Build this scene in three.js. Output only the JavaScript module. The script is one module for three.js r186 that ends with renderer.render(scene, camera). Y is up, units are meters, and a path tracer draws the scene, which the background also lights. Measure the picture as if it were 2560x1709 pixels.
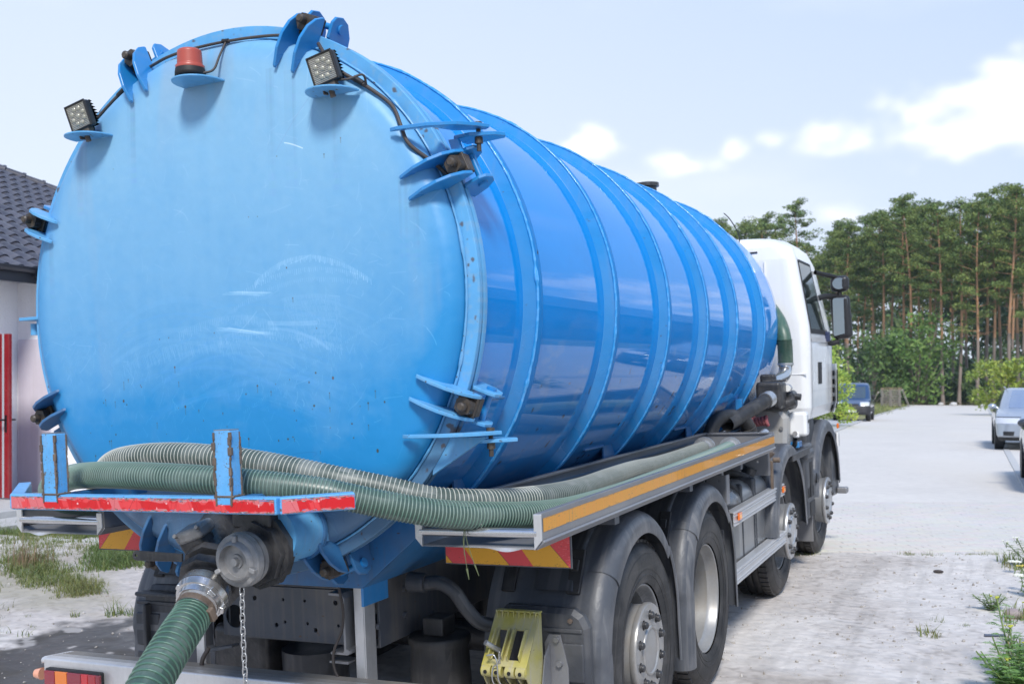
import * as THREE from 'three';
import { mergeGeometries } from 'three/addons/utils/BufferGeometryUtils.js';
import { RoundedBoxGeometry } from 'three/addons/geometries/RoundedBoxGeometry.js';

// ------------------------------------------------------------------ camera, sky, sun, exposure
const scene = new THREE.Scene();
const camera = new THREE.PerspectiveCamera(35.24, 1024 / 683, 0.1, 900);
camera.position.set(2.7736, 1.55, 3.423);
camera.rotation.y = THREE.MathUtils.degToRad(24.553);
camera.setViewOffset(1024, 683, 0, -46.5, 1024, 683);     // a level camera with the lens shifted up
camera.focus = 4.6; camera.userData.fStop = 5;
const renderer = new THREE.WebGLRenderer({ antialias: true });
renderer.toneMapping = THREE.LinearToneMapping;
renderer.toneMappingExposure = 1.42;
renderer.shadowMap.enabled = true;

function rngOf(seed) { let a = seed >>> 0; return () => { a |= 0; a = a + 0x6D2B79F5 | 0; let t = Math.imul(a ^ a >>> 15, 1 | a); t = t + Math.imul(t ^ t >>> 7, 61 | t) ^ t; return ((t ^ t >>> 14) >>> 0) / 4294967296; }; }
const H2 = new Float32Array(65536); { const r = rngOf(77); for (let i = 0; i < 65536; i++) H2[i] = r(); }
const hash = (x, y, s = 0) => H2[((x * 73 + y * 179 + s * 1013) & 255) << 8 | ((x * 31 ^ y * 57 + s * 7) & 255)];
const fade = (t) => t * t * (3 - 2 * t);
function vnoise(x, y, px, py, s) {            // value noise, tiles with the periods px, py
  const xi = Math.floor(x), yi = Math.floor(y), fx = fade(x - xi), fy = fade(y - yi);
  const w = (a, p) => ((a % p) + p) % p, x0 = w(xi, px), x1 = w(xi + 1, px), y0 = w(yi, py), y1 = w(yi + 1, py);
  const a = hash(x0, y0, s), b = hash(x1, y0, s), c = hash(x0, y1, s), d = hash(x1, y1, s);
  return a + (b - a) * fx + (c - a) * fy + (a - b - c + d) * fx * fy;
}
function fbm(x, y, p = 64, o = 5, s = 0, q = p) { let v = 0, a = .5, t = 0; for (let i = 0; i < o; i++) { v += a * vnoise(x, y, p, q, s + i); t += a; a *= .5; x *= 2; y *= 2; p *= 2; q *= 2; } return v / t; }
const sstep = (a, b, x) => { const t = Math.min(1, Math.max(0, (x - a) / (b - a))); return t * t * (3 - 2 * t); };
const mix = (a, b, t) => a + (b - a) * t;
const mix3 = (a, b, t) => [mix(a[0], b[0], t), mix(a[1], b[1], t), mix(a[2], b[2], t)];

// one sky: thin bright summer haze over the horizon, pale blue above, fair-weather clouds
{
  const W = 1536, Hh = 768, data = new Float32Array(W * Hh * 4), r = rngOf(5);
  const clouds = [];                          // azimuth, elevation, half sizes (radians), density
  const az = (u) => Math.atan2(-1, 0) + THREE.MathUtils.degToRad(-24.553) + Math.atan((u - 512) / 1076);
  const el = (v, u = 512) => Math.atan((388 - v) / 1076 * Math.cos(Math.atan((u - 512) / 1076)));
  const add = (u, v, w, h, d) => clouds.push([az(u), el(v, u), w / 1076, h / 1076, d]);
  add(995, 125, 112, 44, 1.7); add(1060, 110, 100, 60, 1.4); add(838, 140, 44, 25, 1.45); add(592, 146, 32, 20, 1.15); add(735, 152, 22, 14, 1.2);
  add(690, 166, 46, 15, 1.0); add(775, 140, 30, 11, .9); add(830, 215, 110, 14, .7); add(1170, 165, 150, 40, 1.3); add(1330, 232, 200, 20, 1.2); add(1480, 150, 190, 46, 1.4); add(1240, 278, 190, 13, 1.1); add(1760, 210, 260, 44, 1.3); add(1120, 232, 90, 14, 1.0); add(1600, 290, 260, 16, 1.2);
  for (let i = 0; i < 30; i++) clouds.push([-.9 + 2.2 * r(), .10 + .30 * r() * r(), .08 + .2 * r(), .018 + .04 * r(), 1 + .6 * r()]);
  for (let i = 0; i < 40; i++) { const e = .07 + .5 * r() * r(), a = az(512) + 2.6 + r() * 3.1; clouds.push([a, e, .06 + .16 * r(), .02 + .045 * r(), .8 + .6 * r()]); }
  for (let y = 0; y < Hh; y++) for (let x = 0; x < W; x++) {
    const phi = ((x + .5) / W - .5) * 2 * Math.PI, th = ((y + .5) / Hh - .5) * Math.PI, e = Math.max(0, th), k = (y * W + x) * 4;
    if (th < -.13) { data[k] = .42; data[k + 1] = .42; data[k + 2] = .40; data[k + 3] = 1; continue; }
    const s = Math.pow(Math.sin(e), .58);
    let c = mix3([.62, .70, .80], [.075, .235, .64], Math.min(1, s * 1.05));
    const whit = .5 + .5 * Math.cos(phi - az(60));                     // the haze is whiter towards the left of the street
    c = mix3(c, [.72, .762, .80], .72 * whit * whit * whit * (1 - .6 * s));
    c = mix3(c, [.33, .48, .72], .72 * sstep(az(985), az(1250), phi) * sstep(az(1250) + 1.9, az(1250) + 1.2, phi) * sstep(.0, .09, e));   // deeper blue beyond the right edge
    const n = fbm(phi * 10.19, e * 22, 64, 6, 3, 256), n2 = fbm(phi * 28.01, e * 60 + 9, 176, 5, 11, 512), N = .34 * n + .36 * n2 + .30 * fbm(phi * 84.03, e * 150 + 30, 528, 4, 17, 1024);
    const thin = sstep(.47, .72, fbm(phi * 3.18 + 2, e * 12, 20, 5, 21, 256)) * sstep(1.2, .25, e) * .5;
    c = mix3(c, [.71, .75, .80], thin * .8);
    let m = 0;
    for (const q of clouds) {
      let da = phi - q[0]; da -= Math.round(da / 2 / Math.PI) * 2 * Math.PI; da *= Math.cos(q[1]);
      if (Math.abs(da) > q[2] * 1.8 || Math.abs(e - q[1]) > q[3] * 2.2) continue;
      const dy = (e - q[1]) / q[3], d2 = (da / q[2]) ** 2 + (dy < 0 ? dy * dy * 1.9 : dy * dy);
      m = Math.max(m, sstep(.34, 1.05, q[4] * Math.exp(-d2 * .95) * .72 + 2.3 * (N - .5) * Math.exp(-d2 * .35) * Math.min(1, q[4])) * (dy < -.5 ? .82 : 1));
    }
    c = mix3(c, mix3([.74, .78, .84], [.99, .99, .98], sstep(.30, .62, n2 + .25 * (n - .5))), m * .88);
    if (th < 0) { const g = sstep(0, -.12, th); c = mix3(c, [.42, .42, .40], g); }
    data[k] = c[0]; data[k + 1] = c[1]; data[k + 2] = c[2]; data[k + 3] = 1;
  }
  const t = new THREE.DataTexture(data, W, Hh, THREE.RGBAFormat, THREE.FloatType);
  t.mapping = THREE.EquirectangularReflectionMapping; t.magFilter = THREE.LinearFilter; t.minFilter = THREE.LinearFilter; t.needsUpdate = true;
  scene.background = t; scene.environment = t;
}
const sun = new THREE.DirectionalLight(new THREE.Color(1, .965, .91), 2.8);   // a veiled sun, high behind the camera
sun.position.set(19, 48, 38); sun.target.position.set(0, 0, -4); scene.add(sun, sun.target);
sun.castShadow = true; sun.shadow.radius = 24; sun.shadow.mapSize.set(2048, 2048);
Object.assign(sun.shadow.camera, { left: -40, right: 40, top: 40, bottom: -40, near: 1, far: 160 });
scene.fog = new THREE.FogExp2(0xcfe0f0, 0.0003);

// ------------------------------------------------------------------ helpers: geometry
const V = (x, y, z) => new THREE.Vector3(x, y, z);
const PI = Math.PI;
function plain(g) {                            // unindexed, with position, normal and uv in metres
  let q = g.index ? g.toNonIndexed() : g;
  if (!q.attributes.normal) q.computeVertexNormals();
  const o = new THREE.BufferGeometry();
  o.setAttribute('position', q.attributes.position); o.setAttribute('normal', q.attributes.normal);
  if (g.userData.uv) o.setAttribute('uv', q.attributes.uv);
  else {
    const p = q.attributes.position, n = p.count, uv = new Float32Array(n * 2), a = V(), b = V(), c = V(), nn = V();
    for (let i = 0; i < n; i += 3) {
      a.fromBufferAttribute(p, i); b.fromBufferAttribute(p, i + 1); c.fromBufferAttribute(p, i + 2);
      nn.copy(b).sub(a).cross(V().copy(c).sub(a));
      const ax = Math.abs(nn.x), ay = Math.abs(nn.y), az = Math.abs(nn.z);
      [a, b, c].forEach((v, k) => { const [s, t] = ax >= ay && ax >= az ? [v.z, v.y] : ay >= az ? [v.x, v.z] : [v.x, v.y]; uv[(i + k) * 2] = s; uv[(i + k) * 2 + 1] = t; });
    }
    o.setAttribute('uv', new THREE.BufferAttribute(uv, 2));
  }
  if (q.attributes.color) o.setAttribute('color', q.attributes.color);
  return o;
}
function join(gs) { gs = gs.flat(3).map(plain); return gs.length === 1 ? gs[0] : mergeGeometries(gs); }
function box(cx, cy, cz, w, h, d, r = .004, e) {
  const m = Math.min(w, h, d); r = Math.min(r, m * .45);
  const g = r > 0 ? new RoundedBoxGeometry(w, h, d, 2, r) : new THREE.BoxGeometry(w, h, d);
  if (e) g.applyMatrix4(new THREE.Matrix4().makeRotationFromEuler(new THREE.Euler(e[0], e[1], e[2])));
  return g.translate(cx, cy, cz);
}
function orient(g, p0, p1) {                   // a geometry that runs along +y from the origin: along p0 -> p1
  const d = V().copy(p1).sub(p0).normalize();
  return g.applyQuaternion(new THREE.Quaternion().setFromUnitVectors(V(0, 1, 0), d)).translate(p0.x, p0.y, p0.z);
}
function rod(p0, p1, r0, r1 = r0, seg = 16, open = false) { p0 = V(...p0); p1 = V(...p1); const l = p0.distanceTo(p1); return orient(new THREE.CylinderGeometry(r1, r0, l, seg, 1, open).translate(0, l / 2, 0), p0, p1); }
function hex(p, d, r, h) { p = V(...p); const e = V(...d).normalize(); return orient(new THREE.CylinderGeometry(r * .93, r, h, 6).translate(0, h / 2, 0), p, V().copy(p).add(e)); }
function ball(x, y, z, r, sx = 1, sy = 1, sz = 1, ws = 16, hs = 10) { return new THREE.SphereGeometry(r, ws, hs).scale(sx, sy, sz).translate(x, y, z); }
const curve = (pts, closed = false) => new THREE.CatmullRomCurve3(pts.map((p) => V(...p)), closed, 'centripetal');
function tube(pts, r, seg = 40, rs = 10, closed = false) { return new THREE.TubeGeometry(curve(pts, closed), seg, r, rs, closed); }
function latheY(profiles, seg = 48, a0 = 0, a1 = 2 * PI) { if (typeof profiles[0][0] === 'number') profiles = [profiles]; return profiles.map((p) => new THREE.LatheGeometry(p.map(([r, y]) => new THREE.Vector2(Math.max(r, 1e-5), y)), seg, a0, a1)); }
const latheZ = (p, seg, a0, a1) => latheY(p, seg, a0, a1).map((g) => g.rotateX(PI / 2));        // axis y -> z
const latheX = (p, seg) => latheY(p, seg).map((g) => g.rotateZ(-PI / 2));                       // axis y -> x
function ext(pts, depth, basis, bevel = 0, holes) {   // outline in (a, b), thickness along c; basis maps (a, b, c) to space
  const s = new THREE.Shape(pts.map((p) => new THREE.Vector2(p[0], p[1])));
  for (const h of holes || []) s.holes.push(new THREE.Path(h.map((p) => new THREE.Vector2(p[0], p[1]))));
  const g = new THREE.ExtrudeGeometry(s, { depth: depth - 2 * bevel, bevelEnabled: bevel > 0, bevelSize: bevel, bevelThickness: bevel, bevelOffset: -bevel, bevelSegments: 1, curveSegments: 8 });
  g.translate(0, 0, -depth / 2 + bevel);
  const [a, b, c, o] = basis; g.applyMatrix4(new THREE.Matrix4().makeBasis(V(...a), V(...b), V(...c)).setPosition(...o));
  return g;
}
const XY = (z) => [[1, 0, 0], [0, 1, 0], [0, 0, 1], [0, 0, z]];           // (a,b) = (x,y)
const ZY = (x) => [[0, 0, 1], [0, 1, 0], [-1, 0, 0], [x, 0, 0]];          // (a,b) = (z,y)
const XZ = (y) => [[1, 0, 0], [0, 0, 1], [0, -1, 0], [0, y, 0]];          // (a,b) = (x,z)
const circlePts = (cx, cy, r, n = 16, dir = 1) => Array.from({ length: n }, (_, i) => [cx + r * Math.cos(dir * i * 2 * PI / n), cy + r * Math.sin(dir * i * 2 * PI / n)]);
function grid(nu, nv, f, uvf) {                // a surface f(u, v), u, v in 0..1
  const p = [], uv = [], ix = [];
  for (let j = 0; j <= nv; j++) for (let i = 0; i <= nu; i++) { const q = f(i / nu, j / nv); p.push(q[0], q[1], q[2]); const t = uvf ? uvf(i / nu, j / nv) : [i / nu, j / nv]; uv.push(t[0], t[1]); }
  for (let j = 0; j < nv; j++) for (let i = 0; i < nu; i++) { const a = j * (nu + 1) + i, b = a + 1, c = a + nu + 1, d = c + 1; ix.push(a, b, d, a, d, c); }
  const g = new THREE.BufferGeometry(); g.setAttribute('position', new THREE.Float32BufferAttribute(p, 3)); g.setAttribute('uv', new THREE.Float32BufferAttribute(uv, 2)); g.setIndex(ix); g.computeVertexNormals();
  if (uvf) g.userData.uv = true;
  return g;
}
// ------------------------------------------------------------------ helpers: objects
const taken = {};
function numbered(n) { const k = taken[n] = (taken[n] ?? -1) + 1; return k ? n + '_' + String(k).padStart(3, '0') : n; }
function shade(o) { o.castShadow = true; o.receiveShadow = true; return o; }
function part(name, geo, m, parent) { const o = shade(new THREE.Mesh(Array.isArray(geo) ? join(geo) : geo.userData.done ? geo : plain(geo), m)); o.name = name; parent.add(o); return o; }
function tag(o, label, category, group) { o.userData.label = label; o.userData.category = category; if (group) o.userData.group = group; return o; }
function thing(name, label, category, pos = [0, 0, 0], turn = 0, group) { const o = new THREE.Group(); o.name = numbered(name); o.position.set(...pos); o.rotation.y = turn; scene.add(o); return tag(o, label, category, group); }
function solo(name, geo, m, label, category, group) { const o = part(numbered(name), geo, m, scene); return tag(o, label, category, group); }
function struct(name, geo, m) { const o = part(name, geo, m, scene); o.userData.kind = 'structure'; return o; }
function stuff(o) { o.userData.kind = 'stuff'; return o; }
function again(root, pos, turn, label) { const r = root.clone(); r.name = numbered(root.name.replace(/_\d+$/, '')); r.position.set(...pos); r.rotation.y = turn; scene.add(r); if (label) r.userData = { ...r.userData, label }; return r; }
// ------------------------------------------------------------------ helpers: textures and materials
const toS = (v) => { v = Math.min(1, Math.max(0, v)); return Math.round(255 * (v <= .0031308 ? 12.92 * v : 1.055 * Math.pow(v, 1 / 2.4) - .055)); };
function finish(t, rep, srgb) { t.wrapS = t.wrapT = THREE.RepeatWrapping; t.magFilter = THREE.LinearFilter; t.minFilter = THREE.LinearMipmapLinearFilter; t.generateMipmaps = true; if (rep) t.repeat.set(rep[0], rep[1]); if (srgb) t.colorSpace = THREE.SRGBColorSpace; t.needsUpdate = true; return t; }
function colorTex(w, h, f, rep) { const d = new Uint8Array(w * h * 4); for (let y = 0; y < h; y++) for (let x = 0; x < w; x++) { const c = f((x + .5) / w, (y + .5) / h), k = (y * w + x) * 4; d[k] = toS(c[0]); d[k + 1] = toS(c[1]); d[k + 2] = toS(c[2]); d[k + 3] = 255; } return finish(new THREE.DataTexture(d, w, h), rep, true); }
function grayTex(w, h, f, rep) { const d = new Uint8Array(w * h * 4); for (let y = 0; y < h; y++) for (let x = 0; x < w; x++) { const v = Math.round(255 * Math.min(1, Math.max(0, f((x + .5) / w, (y + .5) / h)))), k = (y * w + x) * 4; d[k] = d[k + 1] = d[k + 2] = v; d[k + 3] = 255; } return finish(new THREE.DataTexture(d, w, h), rep); }
function canvasTex(w, h, draw, rep) { const c = document.createElement('canvas'); c.width = w; c.height = h; draw(c.getContext('2d'), w, h); const t = new THREE.CanvasTexture(c); return finish(t, rep, true); }
const fineNoise = grayTex(512, 512, (u, v) => fbm(u * 32, v * 32, 32, 4, 31), [2, 2]);           // tile of half a metre
const coarseRough = grayTex(512, 512, (u, v) => .55 + .45 * fbm(u * 6, v * 6, 6, 6, 41), [.8, .8]);
// a painted or moulded surface: base colour, drifting tone, dust, streaks that run down, specks
function worn(base, o = {}) {
  const { dust = [.30, .27, .23], dusty = .15, streak = .1, tone = .14, rough = .5, metal = 0, size = 1, specks = 0, speck = [.10, .05, .025], bump = 0, seed = 1, coat = 0, coatRough = .1, side, res = 256 } = o;
  const map = colorTex(res, res, (u, v) => {
    const n = fbm(u * 5, v * 5, 5, 6, seed), f = fbm(u * 40, v * 40, 40, 3, seed + 5), s = fbm(u * 46, v * 2, 46, 4, seed + 9, 2);
    let c = base.map((b) => b * (1 + tone * 2 * (n - .5) + tone * (f - .5)));
    c = mix3(c, dust, Math.min(.9, dusty * (.3 + 1.4 * sstep(.4, .75, n)) + streak * sstep(.52, .75, s)));
    if (specks) { const k = fbm(u * 60, v * 60, 60, 2, seed + 20), z = fbm(u * 7, v * 7, 7, 3, seed + 25); c = mix3(c, speck, sstep(1 - specks, 1 - specks + .05, k * .8 + z * .3)); }
    return c;
  }, [1 / size, 1 / size]);
  const m = new THREE.MeshPhysicalMaterial({ map, roughness: rough, metalness: metal, clearcoat: coat, clearcoatRoughness: coatRough, side: side ?? THREE.FrontSide });
  m.roughnessMap = coarseRough;
  if (bump) { m.bumpMap = fineNoise; m.bumpScale = bump; }
  return m;
}
const flat = (c, rough = .6, metal = 0, extra) => new THREE.MeshPhysicalMaterial({ color: new THREE.Color().setRGB(...c), roughness: rough, metalness: metal, ...extra });
// ------------------------------------------------------------------ the ground
const edgeZ = (x) => -6.73 - .456 * (Math.max(-4, Math.min(5, x)) - .79);       // where the paving begins
function groundY(x, z) {
  const d = z - edgeZ(x);
  let y = d < 0 ? -.05 : .004 - .0287 * Math.min(d, 9.5);
  if (d < 0 && d > -.45) y = mix(-.05, .012, sstep(.42, .0, -d + .5 * (fbm(x * 2.2 + 30, z * 2.2 + 30, 256, 4, 63) - .42)));
  if (d > 0) {
    const cross = -.031 * (1.1 - Math.max(-1.4, Math.min(1.1, x)));
    y += cross * sstep(0, 3, d) * sstep(-7, -3, x);
    y += .035 * (fbm(x * .55 + 40, z * .55 + 40, 256, 4, 61) - .5) * sstep(0, .8, d) + .012 * (fbm(x * 3 + 90, z * 3 + 90, 512, 3, 65) - .5);
    y += .05 * sstep(2.3, 3.6, x) * (fbm(x * .9, z * .9 + 60, 256, 3, 71));
  }
  const e = Math.min(x + 15, 11 - x, z + 15, 7 - z);                           // meets the wide ground at the border of the yard
  return mix(-.045, y, sstep(0, 2, e));
}
const YX0 = -15, YX1 = 11, YZ0 = -15, YZ1 = 7;
const puddle = (x, z) => { const n = (fbm(x * 1.3 + 30, z * 1.3 + 30, 256, 5, 81) - .5) * .9 + (fbm(x * 7 + 30, z * 7 + 30, 1024, 4, 83) - .5) * .55; return sstep(.05, -.22, Math.hypot((x + 2.1) / 1.35, (z + 1.5) / 1.25) - 1 + n); };
const yardTex = (() => { const N = 1400; return colorTex(N, N, (u, v) => {
  const x = YX0 + u * (YX1 - YX0), z = YZ0 + v * (YZ1 - YZ0);
  const n = fbm(x * .8 + 50, z * .8 + 50, 256, 5, 91), f = fbm(x * 9 + 10, z * 9 + 10, 2048, 4, 95), g = fbm(x * 40, z * 40, 4096, 2, 99);
  let c = mix3([.60, .562, .522], [.48, .435, .395], sstep(.35, .7, n));
  c = c.map((q) => q * (.80 + .30 * f + .22 * (g - .5)));
  if (x < -2.4) { const q = fbm(x * 3.1 + 60, z * 3.1 + 12, 512, 4, 97); c = mix3(c, [.33, .28, .22], .55 * sstep(.52, .72, q)); }
  const grain = sstep(.66, .75, fbm(x * 22 + 7, z * 22 + 7, 4096, 2, 101)); c = mix3(c, [.20, .17, .145], grain * .4 * sstep(.4, .6, n + .15 * f));
  if (x > .8 && z > -7.2) {                                                       // tyre marks that run along the street, trodden dark sand beside the wheels
    const t = fbm(x * 14 + 3, z * .9, 512, 3, 103); c = c.map((q) => q * (1 - .13 * sstep(.55, .7, t) * sstep(1.1, 1.7, x)));
    const tread = sstep(.3, .8, Math.sin(z * 60 + Math.sin(x * 9))) * sstep(.1, 0, Math.abs(x - 2.05 - .06 * z) - .1) * sstep(.4, .6, fbm(x * 2, z * 1.1 + 8, 256, 3, 104)); c = c.map((q) => q * (1 - .1 * tread));
    const k = sstep(.45, .7, fbm(x * 1.5 + 70, z * 1.1 + 20, 256, 4, 107)) * sstep(1.15, .2, Math.hypot((x - 1.75) / .62, (z + 3.35) / .9)); c = mix3(c, [.235, .195, .155], .7 * k);
  }
  const gs = sstep(.45, .62, fbm(x * .7 + 11, z * .7 + 77, 256, 4, 111)) * sstep(-2.6, -4.2, x); c = mix3(c, [.26, .235, .15], gs * .55);   // soil under the grass
  const p = puddle(x, z); c = mix3(c, [.062, .056, .050].map((q) => q * (.75 + .6 * f)), p);
  const crumbs = sstep(.68, .74, fbm(x * 6 + 21, z * 6 + 3, 1024, 3, 113)) * p; c = mix3(c, [.42, .39, .36], crumbs * .7);
  return c;
}); })();
const yardRough = grayTex(512, 512, (u, v) => { const x = YX0 + u * (YX1 - YX0), z = YZ0 + v * (YZ1 - YZ0); return mix(.97, .50, puddle(x, z) * sstep(.4, .6, fbm(x * 4, z * 4, 512, 3, 117))); });
const yardBump = grayTex(1280, 1280, (u, v) => { const x = YX0 + u * (YX1 - YX0), z = YZ0 + v * (YZ1 - YZ0); return .6 * fbm(x * 9 + 10, z * 9 + 10, 2048, 4, 95) + .4 * fbm(x * 26, z * 26, 4096, 2, 121); });
const yardMat = new THREE.MeshStandardMaterial({ map: yardTex, roughness: 1, roughnessMap: yardRough, bumpMap: yardBump, bumpScale: .024 });
{
  const g = grid(330, 280, (u, v) => { const x = mix(YX0, YX1, u), z = mix(YZ0, YZ1, v); return [x, groundY(x, z), z]; }, (u, v) => [u, v]);
  g.userData.done = true; struct('ground', g, yardMat);
}
const meadow = new THREE.MeshStandardMaterial({ roughness: 1, map: colorTex(512, 512, (u, v) => { const n = fbm(u * 8, v * 8, 8, 5, 131), f = fbm(u * 50, v * 50, 50, 3, 135); return mix3([.10, .13, .035], [.22, .20, .09], sstep(.35, .7, n)).map((q) => q * (.7 + .6 * f)); }, [.1, .1]) });
{
  const q = (x0, x1, z0, z1) => new THREE.PlaneGeometry(x1 - x0, z1 - z0).rotateX(-PI / 2).translate((x0 + x1) / 2, -.045, (z0 + z1) / 2);
  struct('grassland', [q(-450, 450, -450, YZ0), q(-450, 450, YZ1, 450), q(-450, YX0, YZ0, YZ1), q(YX1, 450, YZ0, YZ1)], meadow);
}
// the paved street: concrete blocks, seen one by one at its near edge, worn into one grey further off
const blockTint = (x, z) => { const n = fbm(x * .35 + 9, z * .35 + 60, 128, 4, 141), d = sstep(.5, .72, fbm(x * .5 + 20, z * .22 + 14, 128, 5, 145)); return mix3([.56, .525, .475].map((q) => q * (.9 + .2 * n)), [.60, .555, .49], d * .75); };
const streetTex = (rep) => colorTex(640, 640, (u, v) => {
  const X = u * 8, Z = v * 16, row = Math.floor(Z / .1), off = (row & 1) * .1, bx = (X + off) / .2, k = hash(Math.floor(bx) % 40, row % 160, 3);
  const jx = Math.abs(bx - Math.round(bx)) * .2, jz = Math.abs(Z / .1 - Math.round(Z / .1)) * .1;
  const n = fbm(u * 5, v * 8, 5, 5, 151, 8), d = sstep(.5, .75, fbm(u * 4, v * 4, 4, 5, 155)), f = fbm(u * 90, v * 150, 90, 2, 157, 150);
  let c = [.56, .525, .475].map((q) => q * (.93 + .04 * k + .14 * n + .12 * (f - .5)));
  c = mix3(c, [.60, .555, .49], d * .55);
  return c;
}, rep);
const streetMat = new THREE.MeshStandardMaterial({ map: streetTex([1 / 8, 1 / 16]), roughness: .95, bumpMap: fineNoise, bumpScale: .004 });
const roadL = [[-2.3, -5.3], [-2.45, -20], [-2.55, -34.4], [-3.0, -43.5], [-3.8, -62.9], [-4.9, -104]], roadR = [[3.35, -7.95], [3.05, -15.1], [2.78, -26.1], [2.2, -60], [1.3, -104]];
function sheet(pts, y) { const s = new THREE.Shape(pts.map((p) => new THREE.Vector2(p[0], p[1]))); return new THREE.ShapeGeometry(s).rotateX(PI / 2).translate(0, y, 0); }
const street = struct('road', sheet([...roadL, ...roadR.slice().reverse(), [2.94, -7.71], [.79, -6.73]], .0), streetMat);
{
  const N = 2600, im = new THREE.InstancedMesh(plain(new RoundedBoxGeometry(.1975, .06, .0975, 1, .0025)), new THREE.MeshStandardMaterial({ roughness: .95 }), N), r = rngOf(161), m = new THREE.Matrix4(); let k = 0;
  const a = Math.atan(.456);
  for (let j = 0; j < 46 && k < N; j++) for (let i = 0; i < 62 && k < N; i++) {
    const lx = -1.9 + i * .2 + (j & 1) * .1, lz = -.05 - j * .1, x = .79 + lx * Math.cos(a) + lz * Math.sin(-a) * -1, z = -6.73 - lx * Math.sin(a) + lz * Math.cos(a);
    if (x < -2.2 || x > 3.25) continue;
    m.makeRotationY(a + (r() - .5) * .02).setPosition(x, -.0265 + r() * .003 - (j < 2 ? r() * .004 : 0), z); im.setMatrixAt(k, m);
    const c = blockTint(x, z).map((q) => q * (.955 + .07 * r())); im.setColorAt(k, new THREE.Color().setRGB(...c)); k++;
  }
  im.count = k; im.name = 'paving_block'; shade(im); stuff(im); street.add(im);
}
const concrete = worn([.46, .455, .44], { rough: .95, dusty: .1, size: 2, seed: 171 });
// kerb stones along both sides, the near ones one by one, and the pavements behind them
function kerb(line, side, first, label) {
  const root = new THREE.Group(); root.name = numbered('kerb'); root.userData.kind = 'structure'; scene.add(root);
  const c = new THREE.CurvePath(); for (let i = 0; i + 1 < line.length; i++) c.add(new THREE.LineCurve3(V(line[i][0], 0, line[i][1]), V(line[i + 1][0], 0, line[i + 1][1])));
  const L = c.getLength(), n = Math.floor(L / 1.0), stone = plain(new RoundedBoxGeometry(.15, .25, .985, 2, .012));
  for (let i = 0; i < n; i++) { const p = c.getPointAt((i + .5) / n), t = c.getTangentAt((i + .5) / n); const o = part('kerb_stone', Object.assign(stone, { userData: { done: true } }), concrete, root); o.position.set(p.x + side * .077, -.125 + first, p.z); o.rotation.y = Math.atan2(t.x, t.z); }
}
kerb(roadL, -1, .045); kerb(roadR, 1, .02);
struct('pavement', sheet([[-2.46, -5.2], [-2.6, -20], [-2.7, -34.4], [-3.15, -43.5], [-3.5, -52], [-8.2, -52], [-8.2, -14]], .03), worn([.44, .445, .45], { rough: .95, dusty: .2, size: 3, seed: 181 }));
struct('parking_bay', sheet([[3.5, -8.1], [3.2, -15.1], [2.93, -26.1], [2.5, -50], [8.2, -50], [8.6, -8.1]], .012), streetMat);

// ------------------------------------------------------------------ foliage builders
function leafCloud(out, cx, cy, cz, rx, ry, rz, n, size, r, col, flatness = .5, hollow = .35) {     // leaf-sized faces spread through a volume
  const a = V(), b = V(), nn = V();
  for (let i = 0; i < n; i++) {
    let x, y, z, d; do { x = 2 * r() - 1; y = 2 * r() - 1; z = 2 * r() - 1; d = x * x + y * y + z * z; } while (d > 1 || d < hollow * hollow * r());
    const s = size * (.6 + .8 * r());
    nn.set(r() - .5, (r() - .5) * (1 - flatness) + flatness * .6, r() - .5).normalize(); a.set(r() - .5, r() - .5, r() - .5).cross(nn).normalize(); b.copy(nn).cross(a);
    const px = cx + x * rx, py = cy + y * ry, pz = cz + z * rz, w = s * (.3 + .25 * r());
    out.p.push(px - a.x * s, py - a.y * s, pz - a.z * s, px + b.x * w, py + b.y * w, pz + b.z * w, px + a.x * s, py + a.y * s, pz + a.z * s, px - a.x * s, py - a.y * s, pz - a.z * s, px + a.x * s, py + a.y * s, pz + a.z * s, px - b.x * w, py - b.y * w, pz - b.z * w);
    const t = .72 + .56 * r(), c = [col[0] * t * (.9 + .3 * r()), col[1] * t, col[2] * t];
    for (let k = 0; k < 6; k++) out.c.push(...c);
  }
}
const cloud = () => ({ p: [], n: [], c: [] });
function leafGeo(o) { const g = new THREE.BufferGeometry(); g.setAttribute('position', new THREE.Float32BufferAttribute(o.p, 3));  g.setAttribute('color', new THREE.Float32BufferAttribute(o.c, 3)); g.setAttribute('uv', new THREE.Float32BufferAttribute(new Float32Array(o.p.length / 3 * 2), 2)); g.computeVertexNormals(); g.userData.done = true; return g; }
const leafMat = new THREE.MeshPhysicalMaterial({ vertexColors: true, roughness: .75, side: THREE.DoubleSide, transmission: .35, thickness: 0 });
const needleMat = new THREE.MeshStandardMaterial({ vertexColors: true, roughness: .8, side: THREE.DoubleSide });
const barkPine = worn([.46, .24, .12], { rough: .95, dust: [.24, .16, .11], dusty: .3, streak: .5, size: 3, seed: 201, tone: .3 });
const barkGrey = worn([.24, .18, .145], { rough: .95, dust: [.26, .22, .19], dusty: .3, streak: .5, size: 3, seed: 205, tone: .3 });
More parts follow.
